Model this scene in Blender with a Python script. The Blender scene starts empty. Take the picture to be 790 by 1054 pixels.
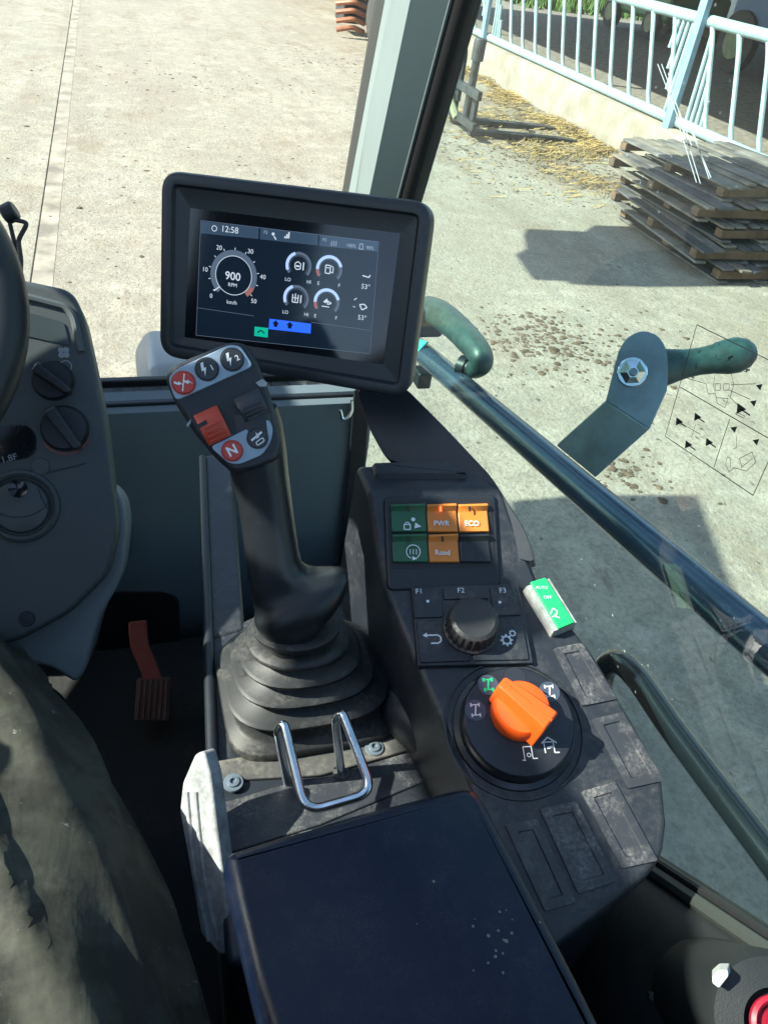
import bpy, bmesh, math, random
from mathutils import Vector as V, Matrix, noise
random.seed(7)
PI = math.pi
rad = math.radians
SC = bpy.context.scene
COL = SC.collection

# ------------------------------------------------------------------ camera
FPX = 792.0
CX, CY = 395.0, 527.0                       # photograph centre, 790 x 1054
RIGHT = V((0.95413, -0.27607, 0.11587)).normalized()
FWD = V((0.28707, 0.73364, -0.61592)).normalized()
UP = RIGHT.cross(FWD).normalized()
RIGHT = FWD.cross(UP).normalized()
CAM = V((0, 0, 2.15))
cd = bpy.data.cameras.new('camera')
cam = bpy.data.objects.new('camera', cd)
COL.objects.link(cam)
cam.matrix_world = Matrix((
    (RIGHT.x, UP.x, -FWD.x, CAM.x), (RIGHT.y, UP.y, -FWD.y, CAM.y),
    (RIGHT.z, UP.z, -FWD.z, CAM.z), (0, 0, 0, 1)))
cd.sensor_fit = 'VERTICAL'
cd.sensor_height = 36
cd.lens = 36 * FPX / 1054
cd.clip_start = 0.02
cd.clip_end = 500
SC.camera = cam

# ------------------------------------------------------------------ light
SUN = V((1.18, -0.16, -1.0)).normalized()    # the way the light travels
w = bpy.data.worlds.new('World')
SC.world = w
w.use_nodes = True
nt = w.node_tree
sky = nt.nodes.new('ShaderNodeTexSky')
sky.sky_type = 'NISHITA'
sky.sun_disc = False
sky.sun_elevation = math.asin(-SUN.z)
sky.sun_rotation = math.atan2(-SUN.x, -SUN.y)
bg = nt.nodes['Background']
nt.links.new(sky.outputs[0], bg.inputs[0])
bg.inputs[1].default_value = 0.15
sl = bpy.data.lights.new('sun', 'SUN')
sl.energy = 5.0
sl.angle = rad(0.55)
sl.color = (1, 0.98, 0.91)
so = bpy.data.objects.new('sun', sl)
COL.objects.link(so)
so.rotation_euler = SUN.to_track_quat('-Z', 'Y').to_euler()
so.location = (-6, 2, 9)
vs = SC.view_settings
vs.view_transform = 'Standard'
vs.look = 'None'
vs.gamma = 1
vs.use_curve_mapping = False
vs.exposure = 1.45
SC.render.engine = 'CYCLES'
SC.cycles.use_denoising = True
SC.cycles.max_bounces = 8
SC.cycles.diffuse_bounces = 4
SC.cycles.transparent_max_bounces = 24
SC.cycles.caustics_reflective = False
SC.cycles.caustics_refractive = False
SC.cycles.sample_clamp_indirect = 6

# ------------------------------------------------------------------ places
def ray(px, py):
    return RIGHT * (px - CX) - UP * (py - CY) + FWD * FPX
def at(px, py, d):
    return CAM + ray(px, py) * (d / FPX)
def on_axis(px, py, axis, val):
    r = ray(px, py)
    return CAM + r * ((val - CAM[axis]) / r[axis])

class Frame:
    """a flat working plane standing in the cab"""
    def __init__(s, o, n, uh):
        s.o = V(o); s.n = V(n).normalized()
        s.u = V(uh); s.u = (s.u - s.n * s.u.dot(s.n)).normalized()
        s.v = s.n.cross(s.u).normalized()
        s.d = (s.o - CAM).dot(FWD)
    def w(s, u, v, h=0.0):
        return s.o + s.u * u + s.v * v + s.n * h
    def px(s, px, py, h=0.0):
        r = ray(px, py); oo = s.o + s.n * h
        p = CAM + r * ((oo - CAM).dot(s.n) / r.dot(s.n)) - oo
        return (p.dot(s.u), p.dot(s.v))
    def pxs(s, pts, h=0.0):
        return [s.px(a, b, h) for a, b in pts]

# ------------------------------------------------------------------ materials
MATS = {}
def mat(name, col, rough=0.5, metal=0.0, var=0.0, vscale=8.0, col2=None, grain=0.0, gscale=600.0,
        bump=0.0, bscale=20.0, dust=0.0, dscale=9.0, dustcol=(0.23, 0.21, 0.18), emit=None, estr=1.0, coat=0.0, spec=0.5):
    if name in MATS: return MATS[name]
    m = bpy.data.materials.new(name)
    m.use_nodes = True
    t = m.node_tree; N = t.nodes; L = t.links
    b = N['Principled BSDF']
    b.inputs['Base Color'].default_value = (*col, 1)
    b.inputs['Roughness'].default_value = rough
    b.inputs['Metallic'].default_value = metal
    b.inputs['Specular IOR Level'].default_value = spec
    if coat: b.inputs['Coat Weight'].default_value = coat; b.inputs['Coat Roughness'].default_value = 0.08
    if emit:
        b.inputs['Emission Color'].default_value = (*emit, 1)
        b.inputs['Emission Strength'].default_value = estr
    geo = N.new('ShaderNodeNewGeometry')
    out = None
    def nz(scale, det=5, rg=0.6):
        n = N.new('ShaderNodeTexNoise'); n.inputs['Scale'].default_value = scale
        n.inputs['Detail'].default_value = det; n.inputs['Roughness'].default_value = rg
        L.new(geo.outputs['Position'], n.inputs['Vector']); return n
    def ramp(src, a, bb):
        r = N.new('ShaderNodeMapRange'); r.inputs[1].default_value = a; r.inputs[2].default_value = bb
        L.new(src, r.inputs[0]); return r
    def mix(f, c1, c2):
        x = N.new('ShaderNodeMix'); x.data_type = 'RGBA'
        if hasattr(f, 'is_linked') or hasattr(f, 'links'): L.new(f, x.inputs[0])
        else: x.inputs[0].default_value = f
        for i, c in ((6, c1), (7, c2)):
            if isinstance(c, tuple): x.inputs[i].default_value = (*c, 1)
            else: L.new(c, x.inputs[i])
        return x.outputs[2]
    cur = tuple(col)
    if var or col2:
        c2 = col2 or tuple(max(0, c * (1 - var)) for c in col)
        c1 = tuple(min(1, c * (1 + var)) for c in col) if not col2 else tuple(col)
        cur = mix(ramp(nz(vscale).outputs[0], 0.35, 0.65).outputs[0], c1, c2)
    if dust:
        d1 = ramp(nz(dscale, 8, 0.75).outputs[0], 0.46, 0.72).outputs[0]
        d2 = ramp(nz(dscale * 14, 3).outputs[0], 0.35, 0.75).outputs[0]
        mm = N.new('ShaderNodeMath'); mm.operation = 'MULTIPLY'; L.new(d1, mm.inputs[0]); L.new(d2, mm.inputs[1])
        ma = N.new('ShaderNodeMath'); ma.operation = 'MULTIPLY_ADD'; L.new(mm.outputs[0], ma.inputs[0])
        ma.inputs[1].default_value = dust; ma.inputs[2].default_value = dust * 0.05
        cur = mix(ma.outputs[0], cur, dustcol)
        rr = N.new('ShaderNodeMapRange'); rr.inputs[3].default_value = rough; rr.inputs[4].default_value = 0.9
        L.new(ma.outputs[0], rr.inputs[0]); L.new(rr.outputs[0], b.inputs['Roughness'])
    if not isinstance(cur, tuple): L.new(cur, b.inputs['Base Color'])
    nrm = None
    for amt, scl, dist in ((bump, bscale, 0.004), (grain, gscale, 0.0004)):
        if amt:
            bp = N.new('ShaderNodeBump'); bp.inputs['Strength'].default_value = amt; bp.inputs['Distance'].default_value = dist
            L.new(nz(scl, 4).outputs[0], bp.inputs['Height'])
            if nrm: L.new(nrm, bp.inputs['Normal'])
            nrm = bp.outputs[0]
    if nrm: L.new(nrm, b.inputs['Normal'])
    MATS[name] = m
    return m

def glass(name, tint, specks=0.0, haze=0.0):
    m = bpy.data.materials.new(name); m.use_nodes = True
    t = m.node_tree; N = t.nodes; L = t.links
    N.remove(N['Principled BSDF'])
    tr = N.new('ShaderNodeBsdfTransparent'); tr.inputs[0].default_value = (*tint, 1)
    gl = N.new('ShaderNodeBsdfGlossy'); gl.inputs['Roughness'].default_value = 0.01
    lw = N.new('ShaderNodeLayerWeight'); lw.inputs[0].default_value = 0.5
    p = N.new('ShaderNodeMath'); p.operation = 'POWER'; L.new(lw.outputs['Facing'], p.inputs[0]); p.inputs[1].default_value = 4
    q = N.new('ShaderNodeMath'); q.operation = 'MULTIPLY_ADD'; L.new(p.outputs[0], q.inputs[0]); q.inputs[1].default_value = 0.5; q.inputs[2].default_value = 0.03
    mx = N.new('ShaderNodeMixShader'); L.new(q.outputs[0], mx.inputs[0]); L.new(tr.outputs[0], mx.inputs[1]); L.new(gl.outputs[0], mx.inputs[2])
    df = N.new('ShaderNodeBsdfDiffuse'); df.inputs[0].default_value = (0.7, 0.75, 0.72, 1)
    tl = N.new('ShaderNodeBsdfTranslucent'); tl.inputs[0].default_value = (0.7, 0.75, 0.72, 1)
    dt = N.new('ShaderNodeMixShader'); dt.inputs[0].default_value = 0.6; L.new(df.outputs[0], dt.inputs[1]); L.new(tl.outputs[0], dt.inputs[2])
    geo = N.new('ShaderNodeNewGeometry')
    vo = N.new('ShaderNodeTexVoronoi'); vo.inputs['Scale'].default_value = 75; L.new(geo.outputs[0], vo.inputs['Vector'])
    nz = N.new('ShaderNodeTexNoise'); nz.inputs['Scale'].default_value = 6; nz.inputs['Detail'].default_value = 6; L.new(geo.outputs[0], nz.inputs['Vector'])
    a = N.new('ShaderNodeMapRange'); a.inputs[1].default_value = 0.12; a.inputs[2].default_value = 0.06; L.new(vo.outputs['Distance'], a.inputs[0])
    b = N.new('ShaderNodeMapRange'); b.inputs[1].default_value = 0.52; b.inputs[2].default_value = 0.7; L.new(nz.outputs[0], b.inputs[0])
    c = N.new('ShaderNodeMath'); c.operation = 'MULTIPLY'; L.new(a.outputs[0], c.inputs[0]); L.new(b.outputs[0], c.inputs[1])
    d = N.new('ShaderNodeMath'); d.operation = 'MULTIPLY'; L.new(c.outputs[0], d.inputs[0]); d.inputs[1].default_value = specks
    e = N.new('ShaderNodeMath'); e.operation = 'MULTIPLY_ADD'; L.new(nz.outputs[0], e.inputs[0]); e.inputs[1].default_value = haze; L.new(d.outputs[0], e.inputs[2])
    m2 = N.new('ShaderNodeMixShader'); L.new(e.outputs[0], m2.inputs[0]); L.new(mx.outputs[0], m2.inputs[1]); L.new(dt.outputs[0], m2.inputs[2])
    L.new(m2.outputs[0], N['Material Output'].inputs[0])
    return m

BLACK = mat('black_plastic', (0.010, 0.0145, 0.020), 0.42, grain=0.25, dust=0.08)
CONS = mat('console_plastic', (0.011, 0.016, 0.024), 0.42, grain=0.4, gscale=900, dust=0.42, dscale=14)
CONSD = mat('console_dusty', (0.016, 0.020, 0.028), 0.45, grain=0.4, gscale=900, dust=0.95, dscale=26, dustcol=(0.30, 0.29, 0.27))
BEZEL = mat('bezel_plastic', (0.014, 0.0195, 0.025), 0.36, grain=0.3, gscale=1200, dust=0.06)
RUBBER = mat('boot_rubber', (0.012, 0.014, 0.016), 0.5, grain=0.15, dust=0.5, dscale=16, spec=0.4, dustcol=(0.30, 0.28, 0.24))
GRIP = mat('grip_rubber', (0.009, 0.012, 0.015), 0.36, grain=0.25, gscale=900, dust=0.05, dscale=20)
GLOSSB = mat('gloss_black', (0.012, 0.013, 0.015), 0.12, dust=0.03)
GREY = mat('grey_trim', (0.115, 0.155, 0.180), 0.55, grain=0.3, dust=0.12, dscale=4)
PODG = mat('pod_plastic', (0.055, 0.066, 0.068), 0.5, grain=0.5, gscale=700, dust=0.22, dscale=6)
COWL = mat('cowl_plastic', (0.20, 0.225, 0.225), 0.5, grain=0.3, dust=0.2, dscale=5)
PILL = mat('pillar_grey', (0.17, 0.215, 0.22), 0.45, var=0.04)
PILD = mat('pillar_dark', (0.04, 0.062, 0.07), 0.5, grain=0.3)
SEAL = mat('rubber_seal', (0.01, 0.011, 0.012), 0.5)
RAILM = mat('rail_paint', (0.045, 0.075, 0.12), 0.22, 0.25, var=0.15, vscale=30, coat=0.3)
ZINC = mat('zinc_steel', (0.62, 0.68, 0.74), 0.22, 1.0, var=0.15, vscale=60)
STEEL = mat('plate_steel', (0.19, 0.24, 0.28), 0.4, 0.5, var=0.2, vscale=25, dust=0.15)
ORANGE = mat('orange_plastic', (0.85, 0.095, 0.010), 0.38, var=0.05)
ROCKO = mat('orange_rocker', (0.62, 0.20, 0.03), 0.42, dust=0.12)
ROCKR = mat('red_rocker', (0.50, 0.055, 0.025), 0.4, dust=0.15, dscale=40)
ROCKG = mat('green_rocker', (0.018, 0.10, 0.045), 0.4, dust=0.1)
GREENL = mat('bright_green', (0.012, 0.46, 0.13), 0.45)
CLEARG = mat('worn_grey_edge', (0.28, 0.29, 0.28), 0.5, var=0.25, vscale=90, dust=0.4, dscale=50)
WHITEP = mat('white_print', (0.72, 0.75, 0.76), 0.6)
GREYP = mat('grey_print', (0.30, 0.32, 0.34), 0.6)
PLATE = mat('blue_grey_plate', (0.27, 0.36, 0.45), 0.4, dust=0.35, dscale=60, dustcol=(0.1, 0.1, 0.1))
BTNK = mat('button_black', (0.03, 0.034, 0.04), 0.4)
BTNR = mat('button_red', (0.50, 0.05, 0.03), 0.4, dust=0.15, dscale=60)
ARM = mat('armrest_skin', (0.002, 0.007, 0.022), 0.32, spec=0.30, grain=0.35, gscale=450, dust=0.12, dscale=45)
WORN = mat('worn_silver_trim', (0.30, 0.31, 0.31), 0.5, var=0.3, vscale=80, dust=0.3, dscale=30, bump=0.3, bscale=60)
DIRTP = mat('dusty_tray', (0.05, 0.052, 0.052), 0.6, grain=0.4, dust=1.0, dscale=12, dustcol=(0.30, 0.27, 0.22))
FLOORM = mat('floor_mat', (0.012, 0.013, 0.014), 0.8, dust=0.5, dscale=10, bump=0.5, bscale=40, dustcol=(0.10, 0.085, 0.06))
PEDAL = mat('pedal_red', (0.32, 0.06, 0.035), 0.5, dust=0.5, dscale=20)
PEDALP = mat('pedal_pad', (0.12, 0.055, 0.04), 0.7, dust=0.7, dscale=20)
SEATM = mat('seat_fabric', (0.07, 0.075, 0.05), 0.85, bump=0.2, bscale=400, var=0.15)
LCDM = mat('lcd_off', (0.006, 0.008, 0.011), 0.09)
LCDE = mat('lcd_panel', (0.008, 0.012, 0.018), 0.10, emit=(0.02, 0.05, 0.10), estr=0.07)
LCDB = mat('lcd_bar', (0.01, 0.02, 0.03), 0.10, emit=(0.10, 0.19, 0.32), estr=0.13)
E_W = mat('lcd_white', (0.1, 0.1, 0.1), 0.2, emit=(0.75, 0.87, 1.0), estr=0.30)
E_G = mat('lcd_dim', (0.03, 0.03, 0.03), 0.2, emit=(0.20, 0.29, 0.44), estr=0.16)
E_B = mat('lcd_arc', (0.03, 0.03, 0.03), 0.2, emit=(0.42, 0.60, 1.0), estr=0.42)
E_R = mat('lcd_red', (0.03, 0.02, 0.02), 0.2, emit=(0.62, 0.25, 0.22), estr=0.2)
E_BL = mat('lcd_blue', (0.01, 0.02, 0.1), 0.2, emit=(0.02, 0.12, 0.95), estr=0.5)
E_GR = mat('lcd_green', (0.01, 0.1, 0.06), 0.2, emit=(0.0, 0.42, 0.28), estr=0.4)
DKGREEN = mat('teal_green_casting', (0.028, 0.066, 0.062), 0.42, var=0.35, vscale=60, dust=0.2, dscale=40)
REDR = mat('red_ring', (0.35, 0.012, 0.03), 0.35)
TEALP = mat('teal_sticker', (0.05, 0.45, 0.40), 0.5)
FENCE = mat('fence_paint', (0.28, 0.39, 0.40), 0.45, var=0.12, vscale=6, dust=0.25, dscale=5)
KERB = mat('kerb_concrete', (0.29, 0.265, 0.225), 0.9, col2=(0.20, 0.165, 0.12), vscale=2.5, bump=0.8, bscale=9, dust=0.9, dscale=2.2, dustcol=(0.24, 0.15, 0.075))
WOODS = [mat('pallet_wood_%d' % i, c, 0.85, var=0.35, vscale=5, bump=0.4, bscale=30) for i, c in
         enumerate([(0.11, 0.10, 0.088), (0.15, 0.135, 0.115), (0.075, 0.07, 0.066), (0.18, 0.15, 0.115)])]
WOODB = mat('pallet_block', (0.13, 0.08, 0.045), 0.85, var=0.3, vscale=6)
RUST = mat('fork_steel', (0.040, 0.048, 0.05), 0.6, 0.3, var=0.4, vscale=8, dust=0.3, dscale=6, dustcol=(0.16, 0.10, 0.06))
MUST = mat('fork_green', (0.20, 0.22, 0.12), 0.6, var=0.2)
TYRE = mat('tyre', (0.03, 0.03, 0.03), 0.8, dust=0.6, dscale=3)
MORANGE = mat('machine_orange', (0.30, 0.12, 0.06), 0.5, var=0.2)
BODYW = mat('hood_grey_white', (0.24, 0.26, 0.27), 0.4, dust=0.2)
BODYG = mat('machine_green', (0.05, 0.15, 0.06), 0.4)
DARKW = mat('barn_cladding', (0.04, 0.05, 0.055), 0.8, var=0.3, vscale=1)
BLUEM = mat('blue_paint', (0.05, 0.12, 0.28), 0.45, dust=0.3)
LEAF = mat('grass_green', (0.07, 0.14, 0.02), 0.8, var=0.3, vscale=2)
STRAW = mat('straw', (0.42, 0.29, 0.11), 0.8, var=0.35, vscale=6)
DUNG = mat('dung', (0.10, 0.072, 0.043), 0.95, var=0.4, vscale=12, bump=1.0, bscale=30)
SCRATCH = mat('scratch', (0.42, 0.46, 0.46), 0.5)
INK = mat('decal_ink', (0.015, 0.02, 0.02), 0.6)

# ------------------------------------------------------------------ mesh helpers
class MB:
    def __init__(s): s.v = []; s.f = []
    def add(s, vs, fs):
        o = len(s.v); s.v += [tuple(p) for p in vs]; s.f += [tuple(i + o for i in f) for f in fs]
        return s
    def box(s, c, size, M=None):
        x, y, z = size[0] / 2, size[1] / 2, size[2] / 2
        M = M or Matrix(); c = V(c)
        p = [c + (M @ V((a * x, b * y, d * z))) for a in (-1, 1) for b in (-1, 1) for d in (-1, 1)]
        return s.add(p, [(0, 1, 3, 2), (4, 6, 7, 5), (0, 4, 5, 1), (2, 3, 7, 6), (0, 2, 6, 4), (1, 5, 7, 3)])
    def loft(s, rings, cap0=True, cap1=True, closed=True):
        n = len(rings[0]); fs = []
        for i in range(len(rings) - 1):
            for j in range(n if closed else n - 1):
                k = (j + 1) % n
                fs.append((i * n + j, i * n + k, (i + 1) * n + k, (i + 1) * n + j))
        if cap0: fs.append(tuple(reversed(range(n))))
        if cap1: fs.append(tuple((len(rings) - 1) * n + j for j in range(n)))
        return s.add([p for r in rings for p in r], fs)
    def tube(s, pts, r, seg=12, cap=True):
        pts = [V(p) for p in pts]; rings = []; prev = None
        for i, p in enumerate(pts):
            d = ((pts[min(i + 1, len(pts) - 1)] - p).normalized() + (p - pts[max(i - 1, 0)]).normalized()).normalized() if 0 < i < len(pts) - 1 \
                else (pts[1] - pts[0] if i == 0 else pts[-1] - pts[-2]).normalized()
            if prev is None:
                a = d.cross(V((0, 0, 1)) if abs(d.z) < 0.9 else V((1, 0, 0))).normalized()
            else:
                a = (prev - d * prev.dot(d)).normalized()
            prev = a; b = d.cross(a)
            rr = r[i] if isinstance(r, (list, tuple)) else r
            rings.append([p + (a * math.cos(2 * PI * k / seg) + b * math.sin(2 * PI * k / seg)) * rr for k in range(seg)])
        return s.loft(rings, cap, cap)
    def prism(s, fr, pts, h0, h1, inset=0.0):
        """flat outline raised between two heights of a frame"""
        if area(pts) < 0: pts = list(reversed(pts))
        top = inset_poly(pts, inset) if inset else pts
        return s.loft([[fr.w(u, v, h0) for u, v in pts], [fr.w(u, v, h1) for u, v in top]])
    def lathe(s, o, axis, prof, seg=32, uh=(1, 0, 0), cap=True):
        a = V(axis).normalized(); u = V(uh); u = (u - a * u.dot(a)).normalized(); v = a.cross(u); o = V(o)
        return s.loft([[o + a * h + (u * math.cos(2 * PI * k / seg) + v * math.sin(2 * PI * k / seg)) * max(r, 1e-5) for k in range(seg)] for r, h in prof], cap, cap)
    def build(s, name, m, parent=None, smooth=True, bev=0.0, seg=2, angle=40, fix=True):
        me = bpy.data.meshes.new(name); me.from_pydata(s.v, [], s.f); me.update()
        if fix:
            bm = bmesh.new(); bm.from_mesh(me); bmesh.ops.recalc_face_normals(bm, faces=bm.faces); bm.to_mesh(me); bm.free()
        me.materials.append(m)
        if smooth:
            me.polygons.foreach_set('use_smooth', [True] * len(me.polygons))
            me.set_sharp_from_angle(angle=rad(angle))
        ob = bpy.data.objects.new(name, me); COL.objects.link(ob)
        put(ob, parent)
        if bev:
            b = ob.modifiers.new('bevel', 'BEVEL'); b.width = bev; b.segments = seg; b.limit_method = 'ANGLE'; b.angle_limit = rad(30)
            b.harden_normals = True
        return ob
def put(ob, parent):
    if parent is None: return
    ob.parent = parent
    if parent.type == 'EMPTY':
        ob.matrix_parent_inverse = Matrix.Translation(-parent.location)
def area(p):
    return sum(p[i][0] * p[(i + 1) % len(p)][1] - p[(i + 1) % len(p)][0] * p[i][1] for i in range(len(p)))
def inset_poly(p, d):
    n = len(p); out = []
    for i in range(n):
        a, b, c = V((*p[i - 1], 0)), V((*p[i], 0)), V((*p[(i + 1) % n], 0))
        e1 = (b - a).normalized(); e2 = (c - b).normalized()
        n1 = V((-e1.y, e1.x, 0)); n2 = V((-e2.y, e2.x, 0))
        k = 1 + n1.dot(n2)
        o = b + (n1 + n2) * (d / max(k, 0.3))
        out.append((o.x, o.y))
    return out
def rounded(p, r, seg=5):
    if area(p) < 0: p = list(reversed(p))
    out = []; n = len(p)
    for i in range(n):
        a, b, c = V((*p[i - 1], 0)), V((*p[i], 0)), V((*p[(i + 1) % n], 0))
        rr = r[i] if isinstance(r, (list, tuple)) else r
        rr = min(rr, (a - b).length * 0.48, (c - b).length * 0.48)
        s = b + (a - b).normalized() * rr; e = b + (c - b).normalized() * rr
        for k in range(seg + 1):
            t = k / seg
            q = s * (1 - t) ** 2 + b * 2 * t * (1 - t) + e * t * t
            out.append((q.x, q.y))
    return out
def curve(pts, n=8, closed=False):
    """Catmull-Rom through points"""
    P = [V(p) for p in pts]; out = []; m = len(P)
    for i in range(m if closed else m - 1):
        if closed: p0, p1, p2, p3 = P[i - 1], P[i], P[(i + 1) % m], P[(i + 2) % m]
        else: p0, p1, p2, p3 = P[max(i - 1, 0)], P[i], P[i + 1], P[min(i + 2, m - 1)]
        for k in range(n):
            t = k / n
            out.append(0.5 * ((2 * p1) + (p2 - p0) * t + (2 * p0 - 5 * p1 + 4 * p2 - p3) * t * t + (3 * p1 - p0 - 3 * p2 + p3) * t ** 3))
    if not closed: out.append(P[-1])
    return out
def fillet(pts, r, n=6):
    P = [V(p) for p in pts]; out = [P[0]]
    for i in range(1, len(P) - 1):
        a, b, c = P[i - 1], P[i], P[i + 1]
        rr = min(r, (a - b).length * 0.45, (c - b).length * 0.45)
        s = b + (a - b).normalized() * rr; e = b + (c - b).normalized() * rr
        for k in range(n + 1):
            t = k / n; out.append(s * (1 - t) ** 2 + b * 2 * t * (1 - t) + e * t * t)
    out.append(P[-1]); return out
def circ(c, r, seg=24, r2=None, rot=0):
    r2 = r2 or r
    return [(c[0] + r * math.cos(2 * PI * k / seg + rot), c[1] + r2 * math.sin(2 * PI * k / seg + rot)) for k in range(seg)]
def thing(name, label, cat, loc, group=None):
    o = bpy.data.objects.new(name, None); COL.objects.link(o); o.location = loc; o.empty_display_size = 0.05
    return tag(o, label, cat, group)
def tag(o, label, cat, group=None, kind=None):
    if label: o['label'] = label
    if cat: o['category'] = cat
    if group: o['group'] = group
    if kind: o['kind'] = kind
    return o

class Print:
    """flat print on a frame, one mesh for each colour; coordinates are local (u, v)"""
    def __init__(s, fr, h): s.fr = fr; s.h = h; s.m = MB()
    def poly(s, pts, dh=0.0):
        if area(pts) < 0: pts = list(reversed(pts))
        s.m.add([s.fr.w(u, v, s.h + dh) for u, v in pts], [tuple(range(len(pts)))]); return s
    def line(s, a, b, wd):
        d = V((b[0] - a[0], b[1] - a[1], 0)); n = V((-d.y, d.x, 0)).normalized() * (wd / 2)
        return s.poly([(a[0] - n.x, a[1] - n.y), (b[0] - n.x, b[1] - n.y), (b[0] + n.x, b[1] + n.y), (a[0] + n.x, a[1] + n.y)])
    def path(s, pts, wd, closed=False):
        for i in range(len(pts) - (0 if closed else 1)): s.line(pts[i], pts[(i + 1) % len(pts)], wd)
        return s
    def arc(s, c, r0, r1, a0, a1, seg=24):
        for k in range(seg):
            t0 = rad(a0 + (a1 - a0) * k / seg); t1 = rad(a0 + (a1 - a0) * (k + 1) / seg)
            s.poly([(c[0] + r * math.cos(t), c[1] + r * math.sin(t)) for r, t in ((r0, t0), (r1, t0), (r1, t1), (r0, t1))])
        return s
    def text(s, st, c, size, rot=0.0, bold=0.0):
        cu = bpy.data.curves.new('t', 'FONT'); cu.body = st; cu.size = size; cu.align_x = 'CENTER'; cu.align_y = 'CENTER'; cu.offset = bold * size
        cu.resolution_u = 3
        ob = bpy.data.objects.new('t', cu); COL.objects.link(ob)
        dg = bpy.context.evaluated_depsgraph_get()
        me = bpy.data.meshes.new_from_object(ob.evaluated_get(dg))
        cs, sn = math.cos(rot), math.sin(rot)
        vs_ = [s.fr.w(c[0] + p.co.x * cs - p.co.y * sn, c[1] + p.co.x * sn + p.co.y * cs, s.h) for p in me.vertices]
        s.m.add(vs_, [tuple(p.vertices) for p in me.polygons])
        bpy.data.objects.remove(ob); bpy.data.curves.remove(cu); bpy.data.meshes.remove(me); return s
    def build(s, name, m, parent): return s.m.build(name, m, parent, smooth=False, fix=False)

# ================================================================== SETTING
def ground_material():
    m = bpy.data.materials.new('yard_concrete'); m.use_nodes = True
    t = m.node_tree; N = t.nodes; L = t.links; b = N['Principled BSDF']
    geo = N.new('ShaderNodeNewGeometry')
    def nz(sc, det=6, rg=0.6, stretch=None):
        n = N.new('ShaderNodeTexNoise'); n.inputs['Scale'].default_value = sc; n.inputs['Detail'].default_value = det; n.inputs['Roughness'].default_value = rg
        if stretch:
            mp = N.new('ShaderNodeMapping'); mp.inputs['Scale'].default_value = stretch; L.new(geo.outputs[0], mp.inputs[0]); L.new(mp.outputs[0], n.inputs['Vector'])
        else: L.new(geo.outputs[0], n.inputs['Vector'])
        return n.outputs[0]
    def rng(src, a, c, o0=0.0, o1=1.0):
        r = N.new('ShaderNodeMapRange'); r.inputs[1].default_value = a; r.inputs[2].default_value = c; r.inputs[3].default_value = o0; r.inputs[4].default_value = o1
        L.new(src, r.inputs[0]); return r.outputs[0]
    def mix(f, c1, c2, mode='MIX'):
        x = N.new('ShaderNodeMix'); x.data_type = 'RGBA'; x.blend_type = mode; L.new(f, x.inputs[0])
        for i, c in ((6, c1), (7, c2)):
            if isinstance(c, tuple): x.inputs[i].default_value = (*c, 1)
            else: L.new(c, x.inputs[i])
        return x.outputs[2]
    c = mix(rng(nz(0.7), 0.35, 0.65), (0.40, 0.362, 0.272), (0.295, 0.268, 0.20))
    c = mix(rng(nz(5, 8, 0.7), 0.35, 0.7), c, (0.235, 0.22, 0.172))
    c = mix(rng(nz(40, 4, 0.7), 0.48, 0.72, 0, 0.7), c, (0.17, 0.148, 0.115))
    c = mix(rng(nz(14, 6, 0.75), 0.5, 0.66, 0, 0.75), c, (0.19, 0.16, 0.12))
    c = mix(rng(nz(3.1, 6, 0.7), 0.55, 0.68, 0, 0.55), c, (0.42, 0.40, 0.32))
    c = mix(rng(nz(9, 6, 0.75, (1, 0.35, 1)), 0.58, 0.70, 0, 0.75), c, (0.17, 0.13, 0.09))
    c = mix(rng(nz(1.6, 7, 0.7, (1, 0.5, 1)), 0.54, 0.68, 0, 0.8), c, (0.20, 0.155, 0.10))
    c = mix(rng(nz(17, 5, 0.6, (1, 0.5, 1)), 0.66, 0.70, 0, 0.9), c, (0.07, 0.06, 0.05))
    c = mix(rng(nz(6.5, 5, 0.7), 0.62, 0.75, 0, 0.6), c, (0.44, 0.42, 0.335))
    c = mix(rng(nz(0.33, 5, 0.65, (1, 0.4, 1)), 0.50, 0.66, 0, 0.55), c, (0.23, 0.19, 0.14))
    c = mix(rng(nz(2.2, 8, 0.8, (1, 0.25, 1)), 0.57, 0.66, 0, 0.6), c, (0.17, 0.135, 0.095))
    sx = N.new('ShaderNodeSeparateXYZ'); L.new(geo.outputs[0], sx.inputs[0])
    mu = N.new('ShaderNodeMath'); mu.operation = 'MULTIPLY'; L.new(rng(sx.outputs[0], 3.2, 6.0), mu.inputs[0]); L.new(rng(nz(1.1, 8, 0.75, (1, .6, 1)), 0.40, 0.60), mu.inputs[1])
    c = mix(mu.outputs[0], c, (0.19, 0.14, 0.082))
    tr_ = N.new('ShaderNodeMath'); tr_.operation = 'MULTIPLY'; L.new(rng(nz(0.9, 4, 0.5, (2.6, 0.05, 1)), 0.52, 0.64, 0, 0.45), tr_.inputs[0]); L.new(rng(nz(6, 5, 0.7), 0.35, 0.6), tr_.inputs[1])
    c = mix(tr_.outputs[0], c, (0.20, 0.17, 0.125))
    L.new(c, b.inputs['Base Color']); b.inputs['Roughness'].default_value = 0.92
    bp = N.new('ShaderNodeBump'); bp.inputs['Strength'].default_value = 0.6; bp.inputs['Distance'].default_value = 0.035
    L.new(nz(28, 6, 0.7), bp.inputs['Height']); L.new(bp.outputs[0], b.inputs['Normal'])
    return m
YARD = ground_material()
g = MB().add([(-300, -300, -0.05), (300, -300, -0.05), (300, 400, -0.05), (-300, 400, -0.05)], [(0, 1, 2, 3)]).build(
    'ground', mat('earth', (0.16, 0.13, 0.10), 0.95, var=0.3, vscale=0.4), smooth=False)
tag(g, 'bare earth ground around the concrete yard', 'ground', kind='structure')
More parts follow.
